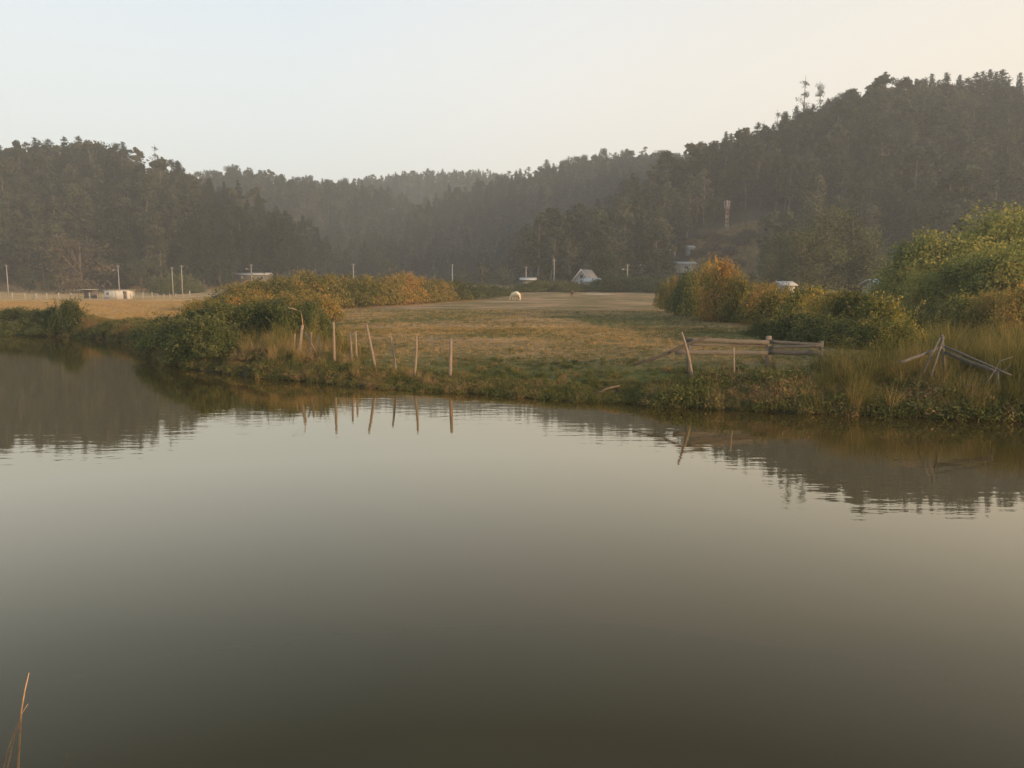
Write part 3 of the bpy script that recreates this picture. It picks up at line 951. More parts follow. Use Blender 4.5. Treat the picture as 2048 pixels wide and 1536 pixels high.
def shrub_geo(seed, W, D, H, leaf, n, canes=10, low=-.3):
    random.seed(seed)
    fo, st = Geo(), Geo()
    nb = 17
    for k in range(nb):
        a_ = random.uniform(0, 6.28); rr = random.uniform(0, .62)
        r = random.uniform(.20, .34)
        zc_ = random.uniform(.25, .62) * (1.1 - .5 * rr)
        P, N = blob_pts(int(n / nb), (math.cos(a_) * rr * W / 2, math.sin(a_) * rr * D / 2, zc_ * H), (r * W / 2 * 1.25, r * D / 2 * 1.25, min(zc_, 1 - zc_) * H * 1.0 + .06 * H), .40, -.8)
        P[:, 2] = np.maximum(P[:, 2], .02)
        leaves(fo, P, N + [0, 0, .35], leaf, .62, np.clip(RNG.normal(.48, .22, len(P)) + random.uniform(-.3, .3), 0, 1))
    P, N = blob_pts(int(n * .25), (0, 0, .15 * H), (W / 2, D / 2, .55 * H), .3, -.1)
    leaves(fo, P, N, leaf, .62)
    for k in range(canes):
        a_ = random.uniform(0, 6.28); r0 = random.uniform(.0, .8); L_ = random.uniform(.25, .6) * H
        p = Vector((math.cos(a_) * r0 * W / 2, math.sin(a_) * r0 * D / 2, H * (.78 - .35 * r0 * r0)))
        d = Vector((math.cos(a_) * .6 + random.uniform(-.3, .3), math.sin(a_) * .6 + random.uniform(-.3, .3), random.uniform(.5, 1.2))).normalized()
        pts = [p, p + d * L_ * .5, p + d * L_ + Vector((0, 0, -.12 * L_))]
        tube(st, pts, [.012, .009, .004], 6)
        q = 16
        s = RNG.uniform(.1, 1, q)
        C = np.array([tuple(pts[0].lerp(pts[1], v * 2) if v < .5 else pts[1].lerp(pts[2], v * 2 - 1)) for v in s]) + RNG.normal(0, leaf * .35, (q, 3))
        leaves(fo, C, np.tile([0, 0, 1.0], (q, 1)), leaf, .6, RNG.uniform(.4, 1, q), 0, .9)
    for k in range(7):
        a_ = random.uniform(0, 6.28)
        tube(st, [(0, 0, 0), (math.cos(a_) * W * .15, math.sin(a_) * D * .15, H * .35), (math.cos(a_) * W * .3, math.sin(a_) * D * .3, H * .6)], [.03, .02, .01], 6)
    return fo, st


SH = {}
for k in range(4):
    SH['near%d' % k] = shrub_geo(400 + k, 4.4, 3.6, 2.2, .125, 10500, 24)
    SH['far%d' % k] = shrub_geo(420 + k, 7.0, 5.0, 3.2, .21, 7800, 18)


def shrub_mesh(key, mat):
    k = (key, mat)
    if k not in SH:
        fo, st = SH[key]
        SH[k] = (fo.mesh('foliage', M[mat]), st.mesh('stems', M['stem']))
    return SH[k]


def shrub(key, mat, loc, rz, sx, sy, sz, name, label, group=None):
    e_ = empty(name, loc, rz, (sx, sy, sz)); tag(e_, label, 'bush', group)
    fo, st = shrub_mesh(key, mat)
    child('foliage', fo, e_); tag(child('stems', st, e_), kind='stuff')
    return e_


def place_shrub(kind, mat, px, ytop, Y, wpx, name, label, group=None, deep=1.0, sink=.05):
    """shrub whose top reaches pixel row ytop and which is wpx pixels wide"""
    b_ = foot(px, Y); h = max(.5, top_h(px, ytop, Y, b_.z)); b_.z -= sink
    kk = kind + str(random.randrange(4))
    bw, bd, bh_ = (4.4, 3.6, 2.2) if kind == 'near' else (7.0, 5.0, 3.2)
    wm = wpx / 1540.0 * Y
    return shrub(kk, mat, b_, random.choice((0, math.pi)) + random.uniform(-.4, .4), wm / bw, wm / bw * deep, h / bh_, name, label, group)


random.seed(21)
GL = 'shrubs massed on the left bank point'
left_near = [  # px, ytop, Y, width px, mat
 (330, 628, 44, 130, 'bramble', 'dark bramble bush at the far left tip of the bank, over the inlet'),
 (385, 616, 42, 150, 'bramble', 'wide bramble bush above the inlet, second from the left tip'),
 (455, 604, 41, 160, 'bramble', 'bramble bush behind the left end of the straw grass'),
 (525, 600, 40, 150, 'bramble', 'bramble bush behind the middle of the straw grass'),
 (590, 612, 38, 140, 'bramble', 'bramble bush behind the broken leaning post'),
 (640, 618, 37, 80, 'bramble', 'dark rounded bramble bush ending at the pasture edge'),
 (312, 640, 42.0, 100, 'bramble', 'low bramble bush hanging over the inlet mouth at its left'),
 (350, 634, 38.6, 150, 'bramble', 'dark bramble mound rising straight from the water at the inlet'),
 (405, 628, 36.2, 170, 'bramble', 'largest dark bramble mound, spilling to the water left of the straw grass'),
 (440, 650, 34.6, 120, 'bramble', 'bramble bush touching the straw grass at its left, near the water'),
 (372, 668, 35.8, 120, 'bramble', 'lowest bramble bush trailing over the water edge'),
 (520, 722, 33.4, 130, 'weed', 'low brown green bush on the bank below the straw grass'),
]
for px, yt, Y, wp, mt, lab in left_near:
    place_shrub('near', mt, px, yt, Y, wp, 'bramble_bush', lab, GL, 1.0, .15)
for px, yt, Y, wp, mt in [(415, 598, 56, 150, 'autumn'), (490, 590, 58, 170, 'autumn'), (565, 588, 60, 170, 'autumn'), (630, 592, 64, 130, 'autumn'),
                          (450, 606, 50, 140, 'bramble'), (540, 600, 50, 150, 'bramble'), (610, 604, 48, 110, 'bramble')]:
    place_shrub('near', mt, px, yt, Y, wp, 'bramble_bush', '%s bush from the left in the %s row behind the dark left brambles' % (ORD[[415, 490, 565, 630, 450, 540, 610].index(px) % 4], 'yellowing rear' if mt == 'autumn' else 'green second'), 'second row of left bank bushes')
hedge = [(470, 572, 84, 120), (505, 562, 86, 110), (545, 556, 88, 110), (580, 556, 92, 110), (620, 545, 96, 110), (655, 552, 99, 100), (690, 553, 103, 100), (725, 553, 107, 100), (760, 556, 110, 90),
         (790, 552, 114, 90), (815, 548, 118, 80), (845, 556, 122, 80), (875, 560, 127, 80), (905, 563, 132, 75), (935, 566, 138, 70), (962, 569, 144, 60), (985, 572, 150, 55), (1008, 574, 156, 40)]
for i, (px, yt, Y, wp) in enumerate(hedge):
    place_shrub('far', 'autumn' if i < 14 else 'bramble', px, yt, Y, wp * 1.15, 'hedge_bush',
                '%s bush from the left, %s' % (ORD[i], ['orange and green, in the sunlit hedge behind the left pasture', 'dull green, at the far end of the left hedge'][i >= 14]),
                ['sunlit hedge behind the left pasture', 'far end of the left hedge'][i >= 14])
random.seed(33)
rh = [(1335, 565, 98, 60, 'autumn', 'rusty bush at the far end of the right hedge'),
      (1352, 555, 84, 70, 'autumn', 'rusty bush left of the yellow topped mound'),
      (1372, 543, 74, 90, 'bramble', 'green left shoulder of the tall yellow topped mound'),
      (1410, 527, 66, 100, 'gold', 'tall yellow topped bush at the start of the right hedge'),
      (1440, 524, 62, 100, 'autumn', 'tallest orange bush of the right hedge mound'),
      (1478, 556, 60, 100, 'autumn', 'orange brown bush right of the tall mound'),
      (1520, 568, 56, 110, 'autumn', 'orange brown bush in the middle of the right hedge'),
      (1565, 574, 52, 130, 'autumn', 'brown topped bush behind the plank fence'),
      (1610, 578, 47, 150, 'gold', 'wide yellow topped bush behind the plank fence post'),
      (1665, 584, 43, 160, 'gold', 'wide yellow topped bush right of the plank fence'),
      (1720, 586, 41, 160, 'gold', 'bush with bright yellow crown in the right hedge'),
      (1772, 596, 38, 150, 'gold', 'sunlit yellow bush near the right end of the hedge'),
      (1590, 628, 38, 130, 'bramble', 'dark green bush right behind the plank fence'),
      (1650, 630, 36, 140, 'bramble', 'dark green bush behind the last plank fence post'),
      (1710, 640, 34, 130, 'bramble', 'dark green bush behind the tall reeds'),
      (1540, 640, 43, 110, 'bramble', 'dull green bush left behind the plank fence'),
      (1790, 640, 33, 110, 'gold', 'yellow green bush left of the tripod post'),
      (1860, 606, 44, 130, 'bramble', 'dark green bush under the yellow green trees'),
      (1920, 592, 46, 130, 'gold', 'orange topped bush under the right hand trees'),
      (1990, 586, 44, 140, 'autumn', 'orange topped bush near the right edge'),
      (2050, 570, 42, 140, 'gold', 'yellow bush cut by the right edge'),
      (1830, 620, 40, 110, 'bramble', 'dark bush between hedge end and right hand trees'),
      ]
for px, yt, Y, wp, mt, lab in rh:
    place_shrub('near' if Y < 70 else 'far', mt, px, yt, Y, wp, 'hedge_bush', lab, None, 1.1)
for i, (px, yt, wp) in enumerate(FAR_ROW):
    place_shrub('far', 'bramble', px, yt, 172 + (i % 3) * 3, wp * 1.5, 'dark_bush', '%s dark green bush from the left along the far edge of the pasture' % ORD[i], 'bushes along the far pasture edge')
for px, yt, wp, nm_ in ((328, 556, 60, 'left'), (355, 548, 70, 'middle'), (382, 551, 55, 'right')):
    place_shrub('far', 'bramble', px, yt, 208, wp * 1.2, 'dark_bush', '%s part of the dark green round bush clump behind the two pale poles' % nm_)
# bushes on the far left bank
random.seed(41)
for px, yt, Y, wp, mt, lab in [(20, 616, 66, 110, 'bramble', 'low dark bush at the left edge on the far bank'), (75, 618, 64, 80, 'bramble', 'low dark green bush left of the olive bush'),
                               (132, 602, 60, 90, 'bramble', 'round olive green bush standing above the far left bank'), (190, 632, 60, 60, 'autumn', 'small olive bush right of the round one'),
                               (228, 640, 57, 60, 'bramble', 'low bush on the bank near the inlet'), (100, 640, 61, 110, 'bramble', 'dark bush low on the far left bank'), (40, 640, 63, 120, 'bramble', 'dark bush low at the left edge of the far bank')]:
    place_shrub('near', mt, px, yt, Y, wp, 'bank_bush', lab)
for i, (px, yt, wp, mt) in enumerate(((-10, 622, 90, 'bramble'), (30, 617, 90, 'bramble'), (70, 620, 80, 'bramble'), (105, 612, 70, 'bramble'), (140, 606, 80, 'bramble'), (180, 634, 70, 'weed'), (215, 642, 70, 'bramble'), (248, 646, 70, 'weed'), (280, 648, 60, 'weed'))):
    q = plane(px, float(np.interp(px, [-50, 0, 100, 200, 272, 300], [661, 664, 671, 678, 690, 700])))
    place_shrub('near', mt, px, yt, q.y + 1.2, wp, 'bank_bush', '%s bush from the left clothing the far left bank down to the water' % ORD[i], 'bushes along the far left waterline', 1.0, .1)
# scrub on the rusty slope below the mast
random.seed(52)
for i, (px, py) in enumerate(((1400, 520), (1425, 505), (1440, 490), (1460, 515), (1480, 495), (1495, 480), (1470, 540), (1430, 530), (1385, 500), (1410, 480))):
    q = hit(px, py, 190)
    shrub('far%d' % random.randrange(4), 'rust_tree', q, random.uniform(0, 6), 1.3, 1.3, 1.0, 'scrub_bush', 'rust brown scrub on the slope below the mast, %s' % ['left and low', 'left of centre', 'just under the mast', 'low in the centre', 'right of the mast', 'highest at the right', 'lowest at the right', 'lowest in the centre', 'farthest left', 'highest at the left'][i], 'scrub below the mast')

# ------------------------------------------------------------------ ground cover stuff


def blades(n, h, spread, lean, wdt, seed, segs=2, tint=(.2, .9)):
    rs = np.random.default_rng(seed); g = Geo()
    a = rs.uniform(0, 6.283, n); r = spread * np.sqrt(rs.uniform(0, 1, n))
    B = np.column_stack([np.cos(a) * r, np.sin(a) * r, np.zeros(n)])
    la = rs.uniform(0, 6.283, n); ll = np.abs(rs.normal(0, lean, n))
    hh = h * rs.uniform(.55, 1.1, n)
    out_d = np.column_stack([np.cos(la), np.sin(la), np.zeros(n)])
    fa = rs.uniform(0, 6.283, n); W = np.column_stack([np.cos(fa), np.sin(fa), np.zeros(n)]) * wdt
    tn = rs.uniform(tint[0], tint[1], n)
    prev = None
    for s in range(segs + 1):
        t_ = s / segs
        C = B + out_d * (ll * hh * t_ ** 1.7)[:, None] + np.column_stack([np.zeros(n), np.zeros(n), hh * t_ * (1 - .25 * np.minimum(1, ll) * t_)])
        wv = W * (1 - .85 * t_)
        cur = (C - wv, C + wv)
        if prev is not None:
            Vv = np.stack([prev[0], prev[1], cur[1], cur[0]], 1).reshape(-1, 3)
            g.add(Vv, np.arange(4 * n).reshape(n, 4), 0, tn)
        prev = cur
    return g


def weed(seed, W, H, leaf, n, stalks=8):
    random.seed(seed); g = Geo()
    for k in range(4):
        P, N = blob_pts(n // 4, (random.uniform(-.3, .3) * W, random.uniform(-.3, .3) * W, H * random.uniform(.15, .45)), (W * .35, W * .35, H * .45), .9, -.6)
        P[:, 2] = np.maximum(P[:, 2], 0)
        leaves(g, P, N + [0, 0, .3], leaf, .4, np.clip(RNG.normal(.45, .2, len(P)) + random.uniform(-.25, .25), 0, 1), 0, .8)
    g.merge(blades(stalks * 3, H * 1.15, W * .4, .35, .008, seed + 9, 2, (.5, 1)))
    return g


TUFT = [blades(14, .09, .10, .8, .006, 500 + k, 1).mesh('tuft', M['grass_green']) for k in range(3)]
TUFTD = [blades(14, .10, .11, .8, .006, 510 + k, 1).mesh('tuft', M['grass_dry']) for k in range(3)]
DRY = [blades(46, 1.0, .22, .45, .007, 520 + k, 2).mesh('dry_clump', M['grass_dry']) for k in range(3)]
REED = [blades(44, 1.7, .26, .42, .010, 530 + k, 3, (.0, 1)).mesh('reed_clump', M['reed']) for k in range(4)]
WEED = [weed(540 + k, .9, .5, .10, 260).mesh('weed_clump', M['weed']) for k in range(5)]
GRS = [blades(40, .42, .20, .6, .007, 560 + k, 2, (.0, .9)).mesh('grass_clump', M['grass_green']) for k in range(3)]


def pts_region(n, x0, x1, y0, y1, fn):
    X = RNG.uniform(x0, x1, n); Y = RNG.uniform(y0, y1, n)
    k = RNG.uniform(0, 1, n) < fn(X, Y)
    return np.column_stack([X[k], Y[k]])


def dsh(x, y): return (y - shore(x)) * .85


def infield(x, y):
    return (dsh(x, y) > 1.5) & (np.abs(x / np.maximum(y, 1)) < .75)


# short grass of the pasture: denser close by
p1 = pts_region(60000, -26, 30, 24, 52, lambda x, y: infield(x, y) * (.45 + .55 * (noise(x * .5, y * .8, 17))))
p2 = pts_region(36000, -38, 40, 50, 95, lambda x, y: infield(x, y) * (.4 + .6 * noise(x * .35, y * .5, 18)))
pp = np.vstack([p1, p2])
gm = green_mask(pp[:, 0], pp[:, 1]); st_ = straw_mask(pp[:, 0], pp[:, 1])
dry = RNG.uniform(0, 1, len(pp)) < np.clip(.62 - .45 * gm + .6 * st_ + .5 * (noise(pp[:, 0] * .2, pp[:, 1] * .4, 27) - .5), .03, .97)
idx = np.where(dry, 3, 0) + RNG.integers(0, 3, len(pp))
scat('pasture_grass', TUFT + TUFTD, pp, .5, 1.3, .1, idx, -.01, scale_fn=lambda x, y: 1 + (y > 45) * .3)
pt = pts_region(3000, -26, 30, 27, 90, lambda x, y: infield(x, y) * smooth(.55, .8, noise(x * .35, y * .5, 88)))
scat('pasture_tussocks', GRS + DRY[:1] + WEED[:1], pt, .18, .5, .15)
# golden straw grass on the left field and along the hedge foot
ps = pts_region(60000, -100, 5, 52, 150, lambda x, y: np.where(dsh(x, y) > .8, straw_mask(x, y) ** 1.5, 0) * .55)
scat('straw_grass', DRY, ps, .16, .38, .15)
# weeds clothing the bank along the water
def band(n, x0, x1, d0, d1, fn=None):
    X = RNG.uniform(x0, x1, n); D_ = RNG.uniform(d0, d1, n)
    P_ = np.column_stack([X, shore(X) + D_ / .85])
    if fn is not None: P_ = P_[RNG.uniform(0, 1, n) < fn(P_[:, 0], P_[:, 1])]
    return P_


pb = np.vstack([band(8000, -17, 24, .05, 1.9, lambda x, y: np.interp(dsh(x, y), [0, 1.0, 1.9], [1, .8, .3])), band(3400, -75, -16, -.2, 3.0)])
fi = np.interp(pb[:, 0], [-48, -16, -13, 26], [1.5, 1.5, 1, 1])
scat('bank_weeds', WEED, pb, .55, 1.25, .25, None, -.05, scale_fn=lambda x, y: np.interp(x, [-48, -18, -14, -8, -4, 1, 6, 12, 26], [1.1, .75, .5, .58, .42, .5, .72, .8, .85]) * (.6 + .8 * noise(x * .6, y * .6, 51)))
pb = band(9000, -20, 26, .7, 6, lambda x, y: np.interp(dsh(x, y), [.7, 2, 3.2, 6], [.9, .6, .2, .05]) * smooth(.2, .55, noise(x * .7, y * .7, 61)))
scat('bank_grass', GRS + WEED[:2], pb, .35, .9, .15, scale_fn=lambda x, y: np.interp(x, [-9, -4, 1, 7], [.9, .55, .55, .8]))
# dry grass: behind the left posts, around them and at the foot of the rest
def dryfn(x, y):
    a1 = np.exp(-((x - plane(575, 700, .9).x) / 1.9) ** 2) * (dsh(x, y) > .9) * (dsh(x, y) < 5.5)
    a2 = (x > -7.5) * (x < -1.5) * (dsh(x, y) > .4) * (dsh(x, y) < 2.2) * .28
    a3 = (x > 2) * (x < 9) * (dsh(x, y) > .8) * (dsh(x, y) < 2.2) * .06
    return np.clip(a1 + a2 + a3, 0, 1) * .55
pd = pts_region(16000, -16, 12, 20, 42, dryfn)
scat('dry_bank_grass', DRY + REED[:2] + GRS[:2], pd, .42, .78, .22, scale_fn=lambda x, y: np.interp(x, [-14, -7, -5], [1.15, 1.0, .6]))
# reeds on the right bank
def reedfn(x, y):
    d = dsh(x, y)
    core = smooth(8.6, 10.5, x) * (d > -.1) * (d < 3.6) * (.1 + .9 * smooth(.3, .7, noise(x * .9, y * .9, 71)))
    back = smooth(.525, .57, x / y) * smooth(11, 12.5, x) * (d > 3.4) * (d < 9) * .45
    return np.clip(core * .75 * np.interp(x, [11, 12], [1, 1.5]) + back, 0, 1)
pr = pts_region(9000, 8, 30, 17, 34, reedfn)
scat('reeds', REED, pr, .45, 1.0, .16, scale_fn=lambda x, y: np.interp(dsh(x, y), [0, 1, 4, 10], [.75, .9, .9, 1.05]) * np.interp(x, [9, 12.5, 14.5], [.80, .88, 1.0]))
# dry growth on the cleared slope below the mast
U_ = RNG.uniform((1376 - 1024) / 1532., (1506 - 1024) / 1532., 5000); Yc = RNG.uniform(208, tower_c.y + 6, 5000)
ps = np.column_stack([U_ * Yc, Yc])
scat('slope_scrub', DRY + [WEED[0], WEED[1], GRS[0]], ps, .9, 2.2, .15)
# grass on the near bank where the photographer stands
pn = pts_region(9000, -9, 9, -6, 4.6, lambda x, y: np.ones_like(x))
zz = ground(pn[:, 0], pn[:, 1])
pn = pn[(zz + .2 < 3.45 - .70 * np.maximum(0, pn[:, 1])) & (np.hypot(pn[:, 0], pn[:, 1]) > .5)]
scat('near_bank_grass', GRS[:2] + TUFTD, pn, .3, .45, .2)
# scrub litter on the lower slopes
# ------------------------------------------------------------------ left fence posts


def thing(name, loc, label, cat, group=None, rz=0.0):
    return tag(empty(name, loc, rz), label, cat, group)


def post_obj(name, base, topv, r, mat, label, group=None, kink=0.0, cat='fence post'):
    r *= .86
    g = Geo(); d = topv - base; L_ = d.length
    side = Vector((1, 0, 0))
    pts = [Vector((0, 0, 0)) - d.normalized() * .3]
    for k in range(1, 6):
        pts.append(d * (k / 5) + side * kink * math.sin(k / 5 * math.pi))
    tube(g, pts, [r * 1.1, r * 1.08, r, r * .98, r * .93, r * .82], 8, 0, .5, .07)
    o_ = g.obj(name, mat, None, base)
    tag(o_, label, cat, group)
    return o_


def post_px(px0, py0, px1, py1, Y, r, mat, label, kink=0.0, name='fence_post', dY=0.0):
    """post from foot pixel (px1,py1) to head pixel (px0,py0)"""
    tp = at(px0, py0, Y + dY); bt = at(px1, py1, Y); z = gz(bt.x, bt.y)
    # slide foot along the post until it stands in the ground
    d = (tp - bt)
    if z < bt.z: bt = bt + d * ((z - bt.z) / d.z)
    elif z > bt.z: bt = bt + d * min(.6, (z - bt.z) / d.z)
    return post_obj(name, bt, tp, r, M[mat], label, None, kink)


random.seed(61)
post_px(902, 677, 900, 775, 28.4, .075, 'post', 'thick upright post at the right end of the left row, near the water')
post_px(833, 672, 828, 765, 28.8, .055, 'post', 'slightly crooked post second from the right in the left row', .03)
post_px(782, 673, 791, 733, 29.6, .05, 'post', 'short leaning post third from the right in the left row')
post_px(733, 649, 746, 712, 30.6, .062, 'post', 'tall post leaning left, tip above the others in the middle')
post_px(701, 664, 703, 712, 31.2, .05, 'post', 'short post beside the stub with the knob')
post_px(711, 663, 713, 712, 32.4, .055, 'post', 'stub with a pale knobbly top')
post_px(667, 644, 669, 722, 31.0, .062, 'post', 'tall upright post standing before the dark round bush')
post_px(637, 670, 641, 706, 31.6, .045, 'post', 'short grey stick right of the broken posts')
post_px(605, 650, 600, 692, 32.2, .085, 'post', 'thick broken post with split orange top')
post_px(623, 664, 620, 690, 32.0, .05, 'post', 'short upright stub of the broken post group')
post_px(610, 664, 632, 706, 32.1, .045, 'post', 'thin post fallen diagonally across the broken group')
post_px(590, 668, 588, 694, 33.2, .04, 'post', 'small stub half hidden in straw grass left of broken group')
g = Geo()
a_ = at(576, 615, 33.5); b_ = at(602, 623, 33.3)
tube(g, [Vector((0, 0, 0)), (b_ - a_) * .5 + Vector((0, 0, .02)), b_ - a_, at(606, 650, 33.2) - a_], [.02, .025, .02, .02], 6)
tag(g.obj('dead_branch', M['stalk'], None, a_), 'pale bent dead branch sticking out above the broken posts', 'branch')

# ------------------------------------------------------------------ plank fence on the right


def fpt(px, py, Y): return at(px, py, Y)


fb = foot(1538, 27.0)
fe = thing('plank_fence', fb, 'grey weathered plank fence with two bays of rails on the right bank', 'fence')


def part_world(geo, name, mat, parent, origin):
    """geo is in world coordinates"""
    for v in geo.v: v -= np.array(origin, np.float32)
    return geo.obj(name, mat, parent)


def fence_post_part(px, py0, Y, w_, dark, parent, fbv, n_=8, sq=True):
    tp = at(px, py0, Y); z = gz(tp.x, Y) - .25
    g = Geo()
    tube(g, [Vector((tp.x + .02, Y, z)), Vector((tp.x, Y, (z + tp.z) / 2)), tp], [w_ * 1.05, w_, w_ * .92], n_, 0, .5, .06)
    return part_world(g, 'post', M[dark], parent, fbv)


random.seed(71)
YA, YB, YC = 26.2, 27.0, 26.4
fence_post_part(1538, 672, YB + .12, .11, 'post', fe, fb)
fence_post_part(1643, 682, YC + .12, .085, 'grey_wood', fe, fb)
fence_post_part(1378, 690, YA + .12, .07, 'grey_wood', fe, fb)
rails = [((1372, 679, YA), (1538, 685, YB), .16), ((1376, 689, YA + .1), (1536, 691, YB + .12), .10), ((1350, 704, YA - .1), (1536, 706, YB - .02), .16),
         ((1538, 683, YB), (1643, 690, YC), .12), ((1538, 695, YB - .05), (1643, 692, YC - .05), .10), ((1538, 704, YB), (1643, 706, YC), .19)]
for a_, b_, w_ in rails:
    part_world(plank(fpt(*a_), fpt(*b_), w_, .035, 9, .010), 'rail', M['grey_wood'], fe, fb)
# leaning pole lying against it, pale leaning stake, thin stake
g = Geo(); a_ = at(1268, 730, 25.0); b_ = at(1414, 674, 25.9)
tube(g, [Vector((0, 0, 0)), (b_ - a_) * .35 + Vector((0, 0, -.05)), (b_ - a_) * .7 + Vector((0, 0, .01)), b_ - a_], [.035, .05, .055, .045], 8)
tag(g.obj('leaning_pole', M['dark_wood'], None, a_), 'dark pole slanting up from the grass onto the plank fence', 'pole')
post_px(1363, 664, 1382, 748, 25.0, .055, 'post', 'pale leaning stake with bent tip before the plank fence', .05)
post_px(1467, 694, 1468, 745, 24.8, .04, 'post', 'thin upright stake in the grass before the plank fence')
g = Geo(); a_ = at(1190, 737, 24.6); b_ = at(1240, 731, 24.8); a_.z = gz(a_.x, a_.y) + .08; b_.z = gz(b_.x, b_.y) + .20
tube(g, [Vector((0, 0, 0)), (b_ - a_) * .5 + Vector((0, 0, .05)), b_ - a_], [.03, .04, .025], 8)
tag(g.obj('fallen_branch', M['stem'], None, a_), 'short brown log lying on the bank top in the middle', 'branch')

# broken fence at far right
Y0 = 22.6
fb = foot(1888, Y0)
fe = thing('broken_fence', fb, 'collapsed fence at the right with propped tripod post and a sloping rail', 'fence')
random.seed(77)
for (p, q, r_) in (((1884, 670, Y0), (1890, 760, Y0 + .1), .045), ((1880, 676, Y0 - .1), (1846, 745, Y0 - .5), .028), ((1888, 674, Y0 + .05), (1862, 752, Y0 - .9), .025), ((1995, 742, 21.4), (1996, 800, 21.4), .045)):
    tp = at(*p); bt = at(*q)
    g = Geo(); tube(g, [bt, bt.lerp(tp, .5), tp], [r_, r_, r_ * .85], 8, 0, .5, .08)
    part_world(g, 'post', M['grey_wood'], fe, fb)
for (p, q, w_) in (((1888, 692, Y0 - .1), (2022, 750, 21.0), .055), ((1890, 705, Y0), (1992, 745, 21.5), .10), ((1800, 726, 22.2), (1884, 694, Y0), .08), ((1930, 768, 21.6), (2010, 800, 21.0), .08)):
    part_world(plank(at(*p), at(*q), w_, .04, 7, .012), 'rail', M['grey_wood'], fe, fb)
g = Geo(); a_ = at(1646, 696, 26.3); b_ = at(1765, 728, 24.5)
tube(g, [Vector((0, 0, 0)), (b_ - a_) * .5 + Vector((0, 0, -.04)), b_ - a_], [.03, .03, .02], 6)
tag(g.obj('fallen_rail', M['grey_wood'], None, a_), 'thin grey rail sagging down to the right from the plank fence', 'rail')
g = Geo(); a_ = at(1970, 770, 20.8)
for q in ((1988, 745), (2008, 722), (2024, 714)):
    pass
tube(g, [Vector((0, 0, 0)), at(1985, 748, 20.8) - a_, at(2000, 722, 20.9) - a_, at(2026, 713, 20.9) - a_], [.02, .018, .014, .006], 6)
tube(g, [at(1985, 748, 20.8) - a_, at(2012, 738, 20.7) - a_, at(2022, 728, 20.7) - a_], [.014, .01, .005], 6)
tag(g.obj('dead_branch', M['grey_wood'], None, a_), 'grey forked dead branch above the end of the sloping rail', 'branch')

# ------------------------------------------------------------------ left far fence, poles, mast


def mk_post_mesh(h, r):
    g = Geo(); tube(g, [(0, 0, -.2), (0, 0, h * .5), (0, 0, h)], [r, r, r * .9], 8, 0, .5, .05)
    return g.mesh('post', M['concrete'])


pm = mk_post_mesh(1.45, .13)
fb = foot(100, 160)
fe = thing('wire_fence', fb, 'long pale post and wire fence across the straw field at left', 'fence')
tops = []
random.seed(81)
pxs = [0, 25, 50, 73, 94, 118, 142, 180, 196, 206, 232, 247, 262, 286, 305, 316, 328, 340, 352, 366, 380]
for px in pxs:
    q = foot(px, 160 + (px - 100) * .03)
    o_ = child('post', pm, fe); o_.location = q - fb
    s = .8 if px in (196, 206, 247, 262, 316, 328, 340, 352, 366) else random.uniform(.95, 1.08)
    o_.scale = (s * (1 if s > .9 else .75), s, s); o_.rotation_euler = (random.uniform(-.04, .04), random.uniform(-.04, .04), random.uniform(0, 6))
    tops.append(q)
for zz_ in (.45, .8, 1.15):
    g = Geo(); tube(g, [q - fb + Vector((0, -.14, zz_)) for q in tops], .008, 6)
    g.obj('wire', M['metal'], fe)
for dx in (-1, 1):
    g = Geo(); q = foot(73, 160) - fb
    tube(g, [q + Vector((dx * .12, 0, 1.1)), q + Vector((dx * .95, 0, -.05))], .06, 8)
    g.obj('brace', M['concrete'], fe)


def utility_pole(px, ytop, Y, label, arm=0, lamp=False, r=.12):
    b_ = foot(px, Y); h = top_h(px, ytop, Y, b_.z)
    e_ = thing('utility_pole', b_, label, 'pole')
    g = Geo(); tube(g, [(0, 0, -.3), (0, 0, h * .5), (0, 0, h)], [r * 1.15, r, r * .75], 8)
    g.obj('pole', M['concrete'], e_)
    g = Geo(); box(g, (0, 0, h - .35), (1.0, .08, .08))
    g.obj('crossarm', M['concrete'], e_)
    for dx in (-.42, 0.02, .42):
        g = Geo(); tube(g, [(dx, 0, h - .295), (dx, 0, h - .12)], [.045, .03], 6)
        g.obj('insulator', M['metal'], e_)
    if lamp:
        g = Geo(); tube(g, [(-.1, -.1, h - 1.6), (-.7, -.2, h - 1.2), (-1.0, -.2, h - 1.25)], .035, 6)
        g.obj('lamp_arm', M['metal'], e_)
        g = Geo(); tube(g, [(-.9, -.2, h - 1.27), (-1.15, -.2, h - 1.30), (-1.5, -.2, h - 1.33)], [.08, .14, .07], 8)
        g.obj('lamp_head', M['roof_light'], e_)
    return e_


utility_pole(18, 529, 205, 'leftmost pale concrete pole beyond the wire fence')
utility_pole(240, 530, 205, 'pale pole with street lamp behind the white trailer', lamp=True)
utility_pole(347, 534, 200, 'left one of two pale poles before the dark bush')
utility_pole(366, 530, 196, 'right one of two pale poles before the dark bush')
utility_pole(505, 528, 205, 'pole rising in front of the white roof', lamp=True)
utility_pole(708, 527, 200, 'pole showing above the middle of the left hedge')
utility_pole(905, 528, 195, 'pole showing above the right end of the left hedge')
utility_pole(1052, 532, 200, 'thin pole just left of the small pale shed')
utility_pole(1108, 518, 190, 'tall pole left of the gabled house')
utility_pole(1254, 528, 192, 'pole at the left end of the long pale roof', lamp=True)
utility_pole(1560, 520, 165, 'pole before the olive green trees on the right')

